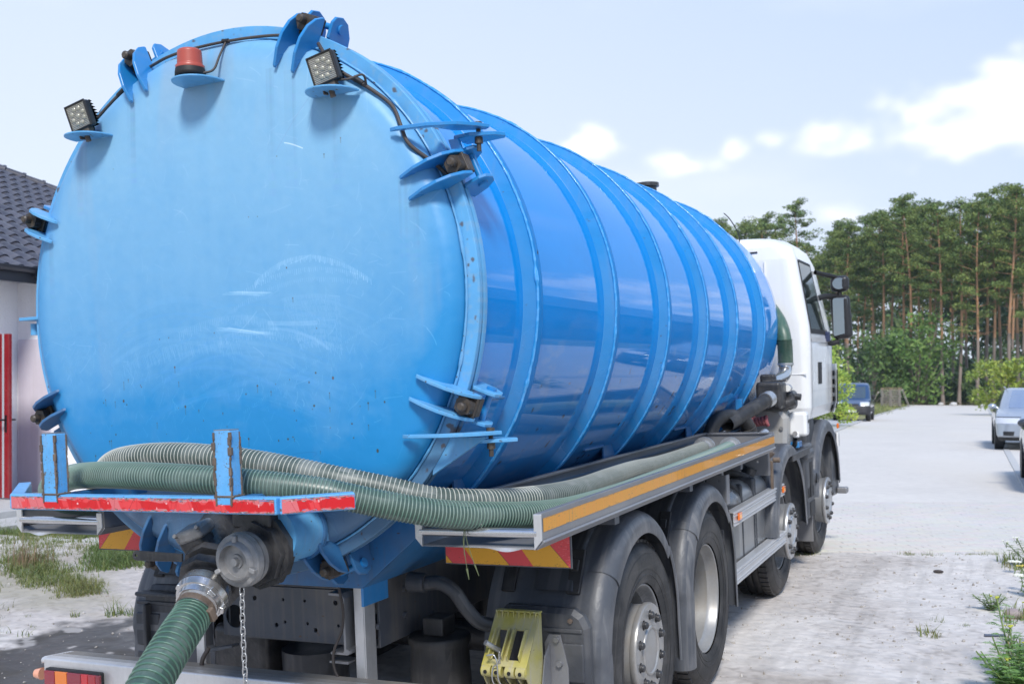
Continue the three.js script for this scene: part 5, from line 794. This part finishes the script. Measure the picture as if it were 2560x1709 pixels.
// ------------------------------------------------------------------ yellow wheel chock on the mudguard
{
  const t = thing('wheel_chock', 'yellow plastic wheel chock pinned to the rear mudguard', 'wheel chock'), M = (o) => { o.applyMatrix4(toWorld); return o; };
  const mY = worn([.44, .385, .06], { rough: .5, dusty: .35, dust: [.40, .37, .28], streak: .25, size: .4, seed: 721, tone: .2, specks: .1 });
  const x0 = .84, x1 = 1.035, w = x1 - x0, xc = (x0 + x1) / 2;
  const side = [[-.545, .835], [-.53, .838], [-.375, .650], [-.372, .630], [-.40, .585], [-.44, .53], [-.50, .44], [-.545, .40]];
  const bodyG = [ext(side, .007, ZY(x1 - .0035), .001), ext(side, .007, ZY(x0 + .0035), .001)];
  const a0 = [-.53, .83], a1 = [-.378, .652], len = Math.hypot(a1[0] - a0[0], a1[1] - a0[1]), dz = (a1[0] - a0[0]) / len, dy = (a1[1] - a0[1]) / len;
  bodyG.push(ext([[-w / 2, 0], [w / 2, 0], [w / 2, len], [-w / 2, len]], .008, [[1, 0, 0], [0, dy, dz], [0, -dz, dy], [xc, a0[1], a0[0]]], .001, [[[-.058, .075], [-.058, .205], [-.012, .205], [-.012, .075]], [[.014, .075], [.014, .205], [.056, .205], [.056, .075]]]));
  bodyG.push(box(xc, .838, -.54, w, .008, .03, .002), ...Array.from({ length: 8 }, (_, i) => box(x0 + .012 + (w - .024) * i / 7, .825, -.527, .004, .03, .03, .001)));
  bodyG.push(...[-.068, -.010, .012, .064].map((q) => ext([[0, .065], [.028, .085], [.028, .20], [0, .215]], .006, [[0, dz, -dy], [0, dy, dz], [1, 0, 0], [xc + q, a0[1], a0[0]]], .001)));
  bodyG.push(...[-.075, -.028, .028, .075].map((q) => rod([xc + q - .02, .632, -.385], [xc + q + .02, .632, -.385], .024, .024, 16)), ...[.30, .55, .8].map((k) => box(xc, mix(.62, .42, k), mix(-.40, -.535, k), w, .012, .02, .003)), ...[-.05, 0, .05].map((q) => ext([[-.40, .60], [-.43, .57], [-.50, .47], [-.54, .42], [-.54, .50], [-.46, .60]], .008, ZY(xc + q), .001)));
  part('chock_body', M(join(bodyG)), mY, t);
  part('socket', M(join([-.075, -.028, .028, .075].map((q) => rod([xc + q, .632, -.362], [xc + q, .632, -.3595], .008, .008, 12)))), mBlack, t);
  part('pin', M(join([rod([xc - .04, .70, -.43], [xc - .075, .745, -.375], .011, .011, 14), rod([xc - .04, .70, -.43], [xc - .02, .66, -.38], .007)])), mZinc, t);
  part('wire_clip', M(join([tube([[xc - .05, .695, -.375], [xc - .06, .70, -.35], [xc - .03, .705, -.35], [xc - .015, .67, -.35], [xc - .035, .655, -.355], [xc - .04, .60, -.355], [xc - .02, .55, -.39], [xc + .0, .50, -.43]], .003, 50, 6), tube([[xc - .015, .67, -.35], [xc - .012, .60, -.355], [xc + .01, .55, -.39], [xc + .02, .50, -.43]], .003, 24, 6)])), mZinc, t);
  part('holder', M(join([ext([[1.02, .30], [1.12, .30], [1.12, .60], [1.09, .735], [1.04, .735], [1.02, .70]], .008, XY(-.605), .001), ext([[-.60, .30], [-.60, .70], [-.545, .66], [-.47, .42], [-.47, .30]], .006, ZY(1.042), .001), hex([1.075, .715, -.60], [0, 0, 1], .013, .012), hex([1.085, .618, -.60], [0, 0, 1], .014, .014)])), mGreySteel, t);
}
// red work glove on the tank's pump
{ const t = thing('work_glove', 'faded red work gloves crumpled against the grey pump cowl', 'gloves'), r = rngOf(731), g = [];
  for (let i = 0; i < 5; i++) { const f = .5 + .5 * r(); g.push(tube([[.90 + .03 * i, 1.335, -5.22], [.92 + .03 * i, 1.365 + .02 * r(), -5.15], [.95 + .025 * i, 1.345, -5.10], [.97 + .022 * i, 1.315 + .01 * r(), -5.12]], .014 + .004 * f, 14, 8)); }
  g.push(ball(.935, 1.345, -5.22, .05, 1.3, .55, .9), ball(1.0, 1.34, -5.2, .045, 1.2, .6, .9));
  part('glove_cloth', join(g).applyMatrix4(toWorld), worn([.32, .065, .075], { rough: .95, dusty: .3, dust: [.35, .22, .2], size: .2, seed: 733, bump: .003 }), t); }

// ------------------------------------------------------------------ parked cars
const glassCar = flat([.04, .06, .075], .04, 0, { ior: 2.1 }), tyreCar = flat([.015, .015, .016], .8), plateWhite = canvasTex(256, 56, (c, W, H) => { c.fillStyle = '#e4e4e0'; c.fillRect(0, 0, W, H); c.fillStyle = '#2440a0'; c.fillRect(0, 0, 24, H); const r = rngOf(741); c.fillStyle = 'rgba(40,40,48,.55)'; for (let i = 0; i < 7; i++) { const x = 38 + i * 29 + (i > 1 ? 10 : 0); if (x < W - 24) c.fillRect(x, 12, 12 + 6 * r(), 32); } });
const mPlate = new THREE.MeshPhysicalMaterial({ map: plateWhite, roughness: .4 });
function carWheels(t, hw, za, zb, R) {
  for (const [x, z] of [[1, za], [-1, za], [1, zb], [-1, zb]]) { const g = latheX([[[R * .62, .005], [R * .8, .012], [R * .95, 0], [R, -.03]], [[R, -.03], [R, -.18]], [[R, -.18], [R * .6, -.21]]], 32); const w = part('wheel', g, tyreCar, t); w.position.set(x * hw, R, z); w.rotation.y = x > 0 ? 0 : PI; part('rim', [...latheX([[R * .64, .006], [R * .6, -.01], [R * .2, .0], [0, .004]], 28)], mZinc, w); }
}
function hatchback(name, label, paint, pos, turn, dark) {
  const t = thing(name, label, 'car', pos, turn);
  const B = lofter([[.22, .80, 2.12, -2.10, .15, .28], [.34, .86, 2.18, -2.20, .18, .34], [.62, .885, 2.18, -2.19, .2, .42], [.74, .88, 2.16, -2.10, .22, .46], [.84, .865, 2.12, -1.80, .24, .5], [.93, .835, 2.06, -1.22, .26, .52], [.96, .79, 2.0, -1.05, .26, .5]]);
  const G = lofter([[.94, .79, 2.02, -1.06, .25, .45], [1.10, .75, 1.92, -.82, .25, .42], [1.30, .68, 1.72, -.46, .25, .4], [1.42, .62, 1.5, -.18, .25, .38], [1.455, .55, 1.35, .02, .25, .36]]);
  const b = part('body', [B.patch(0, 4, .22, .96, 96, 12), B.lid(.22), G.patch(0, 4, .94, 1.455, 80, 8), G.lid(1.455)], paint, t);
  part('windscreen', G.patch(1.05, 1.95, .965, 1.40, 16, 6, .006), flat([.42, .48, .56], .05, .7), b);  // pale tint puts a mirrored sky into the glass colour
  for (const [a, c] of [[.12, .46], [.49, .90], [2.10, 2.51], [2.54, 2.88]]) part('side_window', G.patch(a, c, .975, 1.37, 8, 5, .006), glassCar, b);
  part('headlight', [B.patch(.88, 1.20, .62, .76, 12, 4, .006)], flat([.55, .57, .6], .06, 0, { clearcoat: 1 }), b); part('headlight', [B.patch(1.80, 2.12, .62, .76, 12, 4, .006)], flat([.55, .57, .6], .06, 0, { clearcoat: 1 }), b);
  part('lamp_bezel', [B.patch(.87, 1.21, .755, .775, 12, 1, .008), B.patch(1.79, 2.13, .755, .775, 12, 1, .008)], mBlack, b);
  part('grille', [B.patch(1.27, 1.73, .30, .45, 14, 3, .006), B.patch(1.3, 1.7, .60, .70, 14, 2, .006)], mBlack, b); part('fog_lamp', [B.patch(1.03, 1.17, .34, .44, 6, 3, .007), B.patch(1.83, 1.97, .34, .44, 6, 3, .007)], mBlack, b);
  part('bumper_lip', [B.patch(.9, 2.1, .222, .30, 20, 1, .008)], mBlack, b);
  part('door_seam', [.30, .53, .76].map((u) => B.patch(u, u + .006, .32, .95, 1, 8, .003)).concat([2.24, 2.47, 2.70].map((u) => B.patch(u, u + .006, .32, .95, 1, 8, .003))), mBlack, b);
  for (const s of [1, -1]) { const m = part('mirror', [ball(s * .93, 1.0, -.72, .09, 1.1, .75, .7), rod([s * .80, .96, -.72], [s * .9, .99, -.72], .025)], paint, t); part('roof_rail', [tube([[s * .60, 1.43, -.1], [s * .62, 1.475, .2], [s * .61, 1.475, 1.1], [s * .56, 1.44, 1.5]], .014, 20, 6)], mZinc, b); for (const z of [-1.36, 1.28]) part('wheel_arch', rod([s * .70, .33, z], [s * .892, .33, z], .355, .355, 28), mBlack, b); }
  const g = new THREE.PlaneGeometry(.5, .11); g.userData.uv = true; const p = plain(g); p.userData.done = true; const o = part('licence_plate', p, mPlate, b); o.rotation.y = PI; o.position.set(0, .50, -2.215);
  carWheels(t, .80 + .07, -1.36, 1.28, .31);
  return t;
}
const silver = flat([.40, .44, .49], .28, .55, { clearcoat: 1, clearcoatRoughness: .05 }), dark = flat([.045, .05, .06], .3, .4, { clearcoat: 1, clearcoatRoughness: .05 });
hatchback('silver_car', 'silver hatchback parked facing the camera on the right of the street', silver, [3.48, .012, -28.4], PI + .03).scale.setScalar(1.07);
hatchback('dark_car', 'dark grey car parked in front of the silver one, cut off by the right edge', dark, [3.98, .012, -15.9], PI + .03);
{ // the small blue van
  const t = thing('blue_van', 'small blue van with black bumper parked on the left pavement behind the bush', 'van', [-3.86, .03, -51.3], PI + .05);
  const B = lofter([[.28, .80, 2.05, -2.02, .12, .25], [.40, .83, 2.08, -2.08, .12, .3], [.62, .84, 2.08, -2.06, .12, .34], [.78, .84, 2.08, -2.0, .12, .36], [.98, .835, 2.07, -1.35, .12, .4], [1.02, .83, 2.07, -1.15, .12, .4], [1.40, .78, 2.06, -.72, .12, .34], [1.68, .72, 2.04, -.40, .14, .3], [1.78, .64, 1.98, -.15, .18, .3], [1.80, .55, 1.9, .05, .2, .3]]);
  const mv = flat([.009, .042, .125], .3, .1, { clearcoat: 1, clearcoatRoughness: .06 });
  const b = part('body', [B.patch(0, 4, .28, 1.80, 96, 16), B.lid(1.80), B.lid(.28)], mv, t);
  part('front_bumper', [B.patch(.84, 2.16, .281, .70, 24, 4, .035)], flat([.03, .03, .033], .6), b); part('side_panel', [B.patch(2.1, 2.98, .40, .62, 14, 2, .012), B.patch(.02, .9, .40, .62, 14, 2, .012)], flat([.035, .036, .04], .6), b);
  part('windscreen', B.patch(1.07, 1.93, 1.06, 1.62, 16, 6, .006), glassCar, b); part('side_window', [B.patch(.52, .92, 1.06, 1.55, 8, 5, .006)], glassCar, b); part('side_window', [B.patch(2.08, 2.48, 1.06, 1.55, 8, 5, .006)], glassCar, b);
  part('headlight', B.patch(.93, 1.20, .70, .88, 8, 4, .008), flat([.7, .7, .66], .08, 0, { clearcoat: 1 }), b); part('headlight', B.patch(1.80, 2.07, .70, .88, 8, 4, .008), flat([.7, .7, .66], .08, 0, { clearcoat: 1 }), b);
  part('grille', B.patch(1.25, 1.75, .66, .80, 14, 3, .008), mBlack, b);
  for (const s of [1, -1]) part('mirror', [ball(s * .95, 1.12, -.95, .11, .9, 1.1, .6)], mBlack, t);
  const g = new THREE.PlaneGeometry(.52, .115); g.userData.uv = true; const p = plain(g); p.userData.done = true; const o = part('licence_plate', p, mPlate, b); o.rotation.y = PI; o.position.set(0, .47, -2.13);
  for (const s of [1, -1]) for (const z of [-1.3, 1.35]) part('wheel_arch', rod([s * .7, .32, z], [s * .846, .32, z], .36, .36, 28), mBlack, b);
  carWheels(t, .83, -1.3, 1.35, .31);
}
// ------------------------------------------------------------------ pallets
{
  const wood = worn([.44, .40, .345], { rough: .9, dusty: .2, streak: .3, size: .8, seed: 761, tone: .35 }), fresh = worn([.46, .34, .22], { rough: .9, size: .8, seed: 763, tone: .25 });
  const make = (label, m) => { const t = thing('pallet', label, 'pallet'); for (const x of [-.52, -.26, 0, .26, .52]) part('deck_board', box(0, .133, x * 1.05, 1.2, .022, .11, .002), m, t); for (const z of [-.5, 0, .5]) { part('stringer', box(0, .111, z * .93, 1.2, .022, .1, .002), m, t); for (const x of [-.53, 0, .53]) part('block', box(x, .061, z * .93, .14, .078, .1, .002), m, t); part('bottom_board', box(0, .011, z * .93, 1.2, .022, .1, .002), m, t); } return t; };
  const base = [-5.97, -.03, -93.7]; let first;
  const places = ['lowest pallet of the stack by the wood', 'second lowest pallet of the stack by the wood', 'third pallet from the ground in the stack by the wood', 'fourth pallet from the ground in the stack by the wood', 'fifth pallet from the ground in the stack by the wood', 'sixth pallet from the ground in the stack by the wood', 'seventh pallet from the ground in the stack by the wood', 'third pallet from the top of the stack by the wood', 'second pallet from the top of the stack by the wood', 'topmost, palest pallet of the stack by the wood'];
  const r = rngOf(771);
  places.forEach((l, i) => { const t = i === 9 ? make(l, fresh) : i === 0 ? (first = make(l, wood)) : again(first, [0, 0, 0], 0, l); t.position.set(base[0] + (r() - .5) * .08, base[1] + i * .165, base[2] + (r() - .5) * .08); t.rotation.y = .12 + (r() - .5) * .08; t.scale.set(1.34, 1.14, 1.34); t.userData.group = 'pallets in the stack by the wood'; });
  const a = again(first, [base[0] - 2.3, -.0, base[2] + .4], .1, 'brown pallet leaning on the left side of the stack'); a.rotation.z = 1.02; a.scale.set(1.3, .8, 1.0); a.position.set(base[0] - 1.3, .60, base[2] + .3);
  const b = again(first, [0, 0, 0], .1, 'grey pallet leaning on the right side of the stack'); b.rotation.z = -1.22; b.scale.set(1.3, .8, 1.1); b.position.set(base[0] + 1.15, .75, base[2] + .3);
  delete a.userData.group; delete b.userData.group;
}
// pale stones at the end of the street, boulders by the wood
{ const m = worn([.55, .54, .52], { rough: .95, size: 1, seed: 781 }), r = rngOf(783), P = (u, d) => { const s = (u - 512) / 1075.7 * d; return [2.77 + .9096 * s - .4155 * d, 3.42 - .4155 * s - .9096 * d]; };
  [[941, 100, .20, 'pale boulder left of the bare trunk at the street end'], [954, 98, .24, 'largest pale boulder right of the bare trunk at the street end'], [951, 99, .13, 'small pale boulder beside the largest one at the street end'], [983, 92, .18, 'pale stone on the verge left of the bush']].forEach(([u, d, s, l], i) => { const p = P(u, d), g = new THREE.IcosahedronGeometry(s, 2), q = g.attributes.position; for (let k = 0; k < q.count; k++) { const f = .8 + .45 * fbm(q.getX(k) * 3 + 20 + i * 3, q.getY(k) * 3 + q.getZ(k) * 2 + 20, 256, 3, 785); q.setXYZ(k, q.getX(k) * f * 1.2, q.getY(k) * f * .8 + s * .5, q.getZ(k) * f); } g.computeVertexNormals(); g.translate(p[0], 0, p[1]); solo('boulder', g, m, l, 'boulder'); }); }

// ------------------------------------------------------------------ grass, weeds, pebbles
function blades(spots, seed, name, opt) {
  const { h = .16, n = 14, w = .006, col = [[.12, .20, .035], [.26, .25, .07]], lean = .9, spread = .06 } = opt, r = rngOf(seed), o = cloud(), a = V(), side = V(), nn = V();
  for (const [x, z, s, tint] of spots) for (let i = 0; i < n; i++) {
    const q = r() * 2 * PI, e = spread * s * Math.sqrt(r()) * 1.3, bx = x + e * Math.cos(q), bz = z + e * Math.sin(q), by = groundY(bx, bz) - .004, l = h * s * (.35 + .8 * r()), k = lean * (.25 + r()), d = r() * 2 * PI, ww = w * (.6 + .7 * r()) * Math.max(.6, s), c0 = mix3(col[0], col[1], Math.min(1, Math.max(0, (tint ?? .4) + (r() - .5) * .7)));
    const P = (t) => [bx + Math.cos(d) * k * l * t * t, by + l * t * (1 - .28 * k * t), bz + Math.sin(d) * k * l * t * t]; side.set(-Math.sin(d), 0, Math.cos(d));
    let p0 = P(0), w0 = ww;
    for (let j = 1; j <= 3; j++) { const p1 = P(j / 3), w1 = ww * (1 - j / 3.05); const A = [p0[0] - side.x * w0, p0[1], p0[2] - side.z * w0], B = [p0[0] + side.x * w0, p0[1], p0[2] + side.z * w0], C = [p1[0] + side.x * w1, p1[1], p1[2] + side.z * w1], D = [p1[0] - side.x * w1, p1[1], p1[2] - side.z * w1]; o.p.push(...A, ...B, ...C, ...A, ...C, ...D); nn.set(Math.cos(d) * -.5, .75, Math.sin(d) * -.5).normalize(); for (let f = 0; f < 6; f++) { o.n.push(nn.x, nn.y, nn.z); o.c.push(...c0.map((v) => v * (.75 + .3 * r()))); } p0 = p1; w0 = w1; }
  }
  const m = part(name, leafGeo(o), leafMat, scene); stuff(m); return m;
}
{
  const r = rngOf(801), sp = [], patch = (x0, z0, x1, z1, wd, n, s0, s1, tint) => { for (let i = 0; i < n; i++) { const t = r(), d = (r() + r() - 1) * wd, dx = x1 - x0, dz = z1 - z0, l = Math.hypot(dx, dz); sp.push([x0 + dx * t - dz / l * d, z0 + dz * t + dx / l * d, mix(s0, s1, r()), tint + (r() - .5) * .3]); } };
  patch(-5.5, -3.7, -4.3, -3.05, .30, 330, .5, 1.2, .45); patch(-4.25, -3.25, -3.85, -2.85, .22, 170, .45, 1.0, .75); patch(-5.2, -4.75, -4.25, -3.65, .34, 520, .6, 1.35, .12); patch(-7.3, -5.3, -6.1, -5.3, .35, 300, .6, 1.4, .4); patch(-7.6, -5.1, -6.8, -4.8, .4, 260, .6, 1.4, .2); patch(-6.6, -4.7, -5.2, -3.9, .5, 200, .5, 1.1, .55); patch(-9, -6.0, -5.6, -6.6, .6, 420, .6, 1.3, .4);
  for (let i = 0; i < 900; i++) { const x = -10.5 + 7.3 * r(), z = -6.8 + 5.6 * r(); if (fbm(x * .9 + 14, z * .9 + 9, 256, 4, 803) > .53 && puddle(x, z) < .1) sp.push([x, z, .3 + .8 * r(), .2 + .6 * r()]); }
  blades(sp, 805, 'grass', { h: .105, n: 9, w: .0042 });
  blades([[-3.24, -2.61, 1.1, .3], [-3.12, -2.66, .7, .2], [-3.45, -2.45, .5, .4]], 807, 'grass', { h: .15, n: 40, w: .004, spread: .05 });
  blades(Array.from({ length: 9 }, () => [-5.12 + (r() - .5) * .34, -3.52 + (r() - .5) * .3, .8 + .7 * r(), .6]), 809, 'dry_grass', { h: .24, n: 16, w: .004, col: [[.20, .18, .06], [.34, .22, .14]], lean: .5 });
  const right = []; for (let i = 0; i < 620; i++) { const z = -7.2 + 4.6 * r(), x = 2.80 + Math.abs(r() + r() - 1) * 1.2; if (fbm(x * 1.4 + 5, z * 1.4 + 33, 256, 4, 811) > .42) right.push([x, z, .4 + r(), .2 + .6 * r()]); }
  blades(right, 813, 'grass', { h: .12, n: 9, w: .004 });
  blades([[2.32, -4.24, 1.2, .7], [2.29, -4.30, .9, .7], [2.37, -4.2, .8, .8], [2.35, -4.69, .7, .4], [2.52, -4.6, .4, .5], [2.55, -4.63, .3, .5]], 815, 'grass', { h: .085, n: 20, w: .0035 });
  const edge = []; for (let i = 0; i < 130; i++) { const x = .35 + 3.0 * r(), z = edgeZ(x) + .02 + .05 * r(); if (x < 1.05 || fbm(x * 3, 9, 128, 3, 817) > .56) edge.push([x, z, .25 + .6 * r(), .5 + .4 * r()]); }
  blades(edge, 819, 'grass', { h: .07, n: 9, w: .003 });
  const verge = []; for (let i = 0; i < 800; i++) { const z = -62 - 42 * r(), x = -4.6 - (z + 62) * -.022 - 7 * r(); verge.push([x, z, 1 + 1.4 * r(), .4 + .5 * r()]); } blades(verge, 821, 'grass', { h: .16, n: 9, w: .02, spread: .5, col: [[.17, .24, .05], [.34, .34, .10]] });
}
// leafy weeds with feathered leaves
function feathered(o, base, dir, len, col, r, droop = .5) {          // a leaf: rib with pairs of toothed leaflets
  const d = V(...dir).normalize(), side = V(0, 1, 0).cross(d).normalize(), n = 7;
  for (let i = 0; i <= n; i++) { const t = (i + .6) / (n + .6), c = [base[0] + d.x * len * t, base[1] + d.y * len * t - droop * len * t * t * .5, base[2] + d.z * len * t], l = len * .46 * Math.sin(PI * (.18 + .72 * t)) * (.85 + .3 * r());
    for (const s of i === n ? [0] : [-1, 1]) { const v = V().copy(side).multiplyScalar(s).addScaledVector(d, s ? .75 : 1.2).addScaledVector(V(0, 1, 0), .1 + .2 * (r() - .5) - .2 * t).normalize(), w = V().copy(v).cross(V(0, 1, 0)).normalize().multiplyScalar(l * .15), e = [c[0] + v.x * l, c[1] + v.y * l - .1 * l, c[2] + v.z * l], m = [c[0] + v.x * l * .5, c[1] + v.y * l * .5 + .02 * l, c[2] + v.z * l * .5], q = .75 + .5 * r();
      o.p.push(...c, m[0] + w.x, m[1] + w.y, m[2] + w.z, ...e, ...c, ...e, m[0] - w.x, m[1] - w.y, m[2] - w.z); const nn = V().copy(v).cross(w).normalize(); if (nn.y < 0) nn.negate(); for (let f = 0; f < 6; f++) { o.n.push(nn.x, nn.y, nn.z); o.c.push(col[0] * q, col[1] * q, col[2] * q); } }
  }
}
function weed(label, x, z, stems, h, col, seed, flower, group) {
  const t = thing('weed', label, 'plant', [x, groundY(x, z) - .01, z], 0, group), r = rngOf(seed), o = cloud(), st = [], fl = [];
  stems.forEach(([dx, dz, hh], k) => {
    const H = h * hh, pts = [[0, 0, 0], [dx * .35, H * .4, dz * .35], [dx * .75, H * .75, dz * .75], [dx, H, dz]], c = curve(pts); st.push(new THREE.TubeGeometry(c, 14, .0042 * (.6 + hh * .5), 6));
    const n = Math.round(14 + 12 * hh); for (let i = 0; i < n; i++) { const tt = .06 + .86 * i / n, p = c.getPoint(tt), a = i * 2.4 + k + r(); feathered(o, [p.x, p.y, p.z], [Math.cos(a), .55 - .3 * tt, Math.sin(a)], (.16 - .09 * tt) * (.7 + .5 * r()) * (h / .5), col, r); }
    if (flower) { const e = c.getPoint(1); for (let i = 0; i < 4; i++) { const a = i * 1.7, f = [e.x + .028 * Math.cos(a) * (i ? 1 : 0), e.y + .012 * r(), e.z + .028 * Math.sin(a) * (i ? 1 : 0)]; st.push(tube([[e.x, e.y - .05, e.z], f], .0016, 4, 4)); for (let q = 0; q < 4; q++) fl.push(ball(f[0] + (r() - .5) * .018, f[1] + .004 * r(), f[2] + (r() - .5) * .018, .006, 1, .7, 1, 7, 5)); } }
  });
  part('stem', st, flat([.16, .22, .07], .7), t); part('leaf', leafGeo(o), leafMat, t);
  if (fl.length) part('flower', fl, flat(flower, .7), t);
  return t;
}
weed('tall weed with feathery leaves and yellow-green buds leaning left at the right edge', 2.84, -3.14, [[-.10, -.42, 1.1], [-.03, -.20, .8], [.06, .05, .7], [-.05, .10, .5], [.14, -.1, .8]], .40, [0.161, 0.310, 0.066], 831, [.42, .44, .05]);
weed('dense feathery weed in the lower right corner', 2.84, -3.02, [[-.12, .05, .9], [.10, .12, .8], [-.18, -.08, .6], [.02, -.14, .8], [.2, 0, .9], [-.04, .2, .6], [-.2, .1, .7]], .38, [0.191, 0.358, 0.078], 833);
weed('low spreading weed alone on the sand left of the stone', 2.70, -5.15, [[-.13, .03, .6], [-.06, .05, .7], [.06, .04, .7], [.09, -.02, .55], [-.02, -.05, .6]], .20, [0.220, 0.323, 0.111], 835);
weed('grey-green weed with white flower heads at the right edge', 3.0, -6.9, [[-.12, .05, .9], [.06, 0, 1.1], [.2, .1, .8], [-.2, -.1, .7], [.3, -.1, 1]], .30, [0.220, 0.299, 0.111], 839, [.72, .72, .62]);
weed('tangled weed with small yellow and white flowers at the right edge', 2.98, -5.7, [[-.08, .05, .8], [.1, .1, 1], [.22, 0, .9], [.02, -.12, .7]], .30, [0.236, 0.358, 0.078], 841, [.6, .5, .10]);
weed('leafy weed right of the tall leaning one at the edge', 3.02, -4.0, [[-.1, .05, .9], [.1, .05, 1.0], [.0, -.1, .8]], .36, [0.206, 0.335, 0.066], 845, [.42, .44, .05]);
{ // white flower plates
  const r = rngOf(851); const spots = [[2.86, -6.6, .10], [2.90, -5.9, .12]];
  spots.forEach(([x, z, h], i) => { const y = groundY(x, z), t = thing('white_flower', i ? 'nearer flat white flower head among weeds at the right edge' : 'further flat white flower head above the weeds at the right edge', 'flower', [x, y, z]); part('stem', tube([[0, 0, 0], [.01, h * .5, 0], [0, h, 0]], .004, 8, 5), flat([.16, .22, .07], .7), t); const g = []; for (let k = 0; k < 70; k++) { const a = r() * 6.28, q = .05 * Math.sqrt(r()); g.push(ball(q * Math.cos(a), h + .008 * r(), q * Math.sin(a), .008, 1, .5, 1, 6, 4)); } part('bloom', g, flat([.78, .78, .68], .8), t); });
  const st = worn([.30, .24, .23], { rough: .9, size: .5, seed: 853 }); const g = new THREE.IcosahedronGeometry(.05, 3).scale(1.25, .8, 1); g.translate(2.84, groundY(2.84, -4.95) + .03, -4.95); solo('stone', g, st, 'reddish stone half buried among the weeds at the right edge', 'stone');
  const dk = new THREE.IcosahedronGeometry(.024, 2).scale(1.8, .6, .8); dk.translate(2.27, groundY(2.27, -6.44) + .015, -6.44); solo('clod', dk, flat([.06, .05, .045], .95), 'dark clod of earth lying in the middle of the sand', 'clod');
  const bt = rod([2.66, groundY(2.66, -4.34) + .01, -4.34], [2.78, groundY(2.78, -4.38) + .01, -4.38], .009, .009, 10); solo('plastic_stick', bt, flat([.06, .08, .13], .5), 'short dark blue rod lying on the sand behind the tall weed', 'rod');
}
{ // loose pebbles and crumbs on the sand
  const N = 3600, g = plain(new THREE.IcosahedronGeometry(1, 1)), im = new THREE.InstancedMesh(g, new THREE.MeshStandardMaterial({ roughness: .95 }), N), r = rngOf(861), m = new THREE.Matrix4(), q = new THREE.Quaternion(); let k = 0;
  while (k < N) { const left = r() < .5, x = left ? -6.8 + 4.6 * r() : .9 + 2.3 * r(), z = left ? -6.2 + 5.8 * r() : -7.4 + 5.4 * r(); if (z < edgeZ(x) + .05) continue; const s = .002 + .008 * Math.pow(r(), 6) + (r() < .004 ? .009 : 0); q.setFromEuler(new THREE.Euler(r() * 6, r() * 6, r() * 6)); m.compose(V(x, groundY(x, z) + s * .3, z), q, V(s * (1 + r()), s * .8, s)); im.setMatrixAt(k, m); const t = r(), c = mix3([.28, .25, .22], [.52, .49, .45], t); im.setColorAt(k, new THREE.Color().setRGB(...c)); k++; }
  im.name = 'pebbles'; shade(im); stuff(im); scene.add(im);
}
renderer.render(scene, camera);
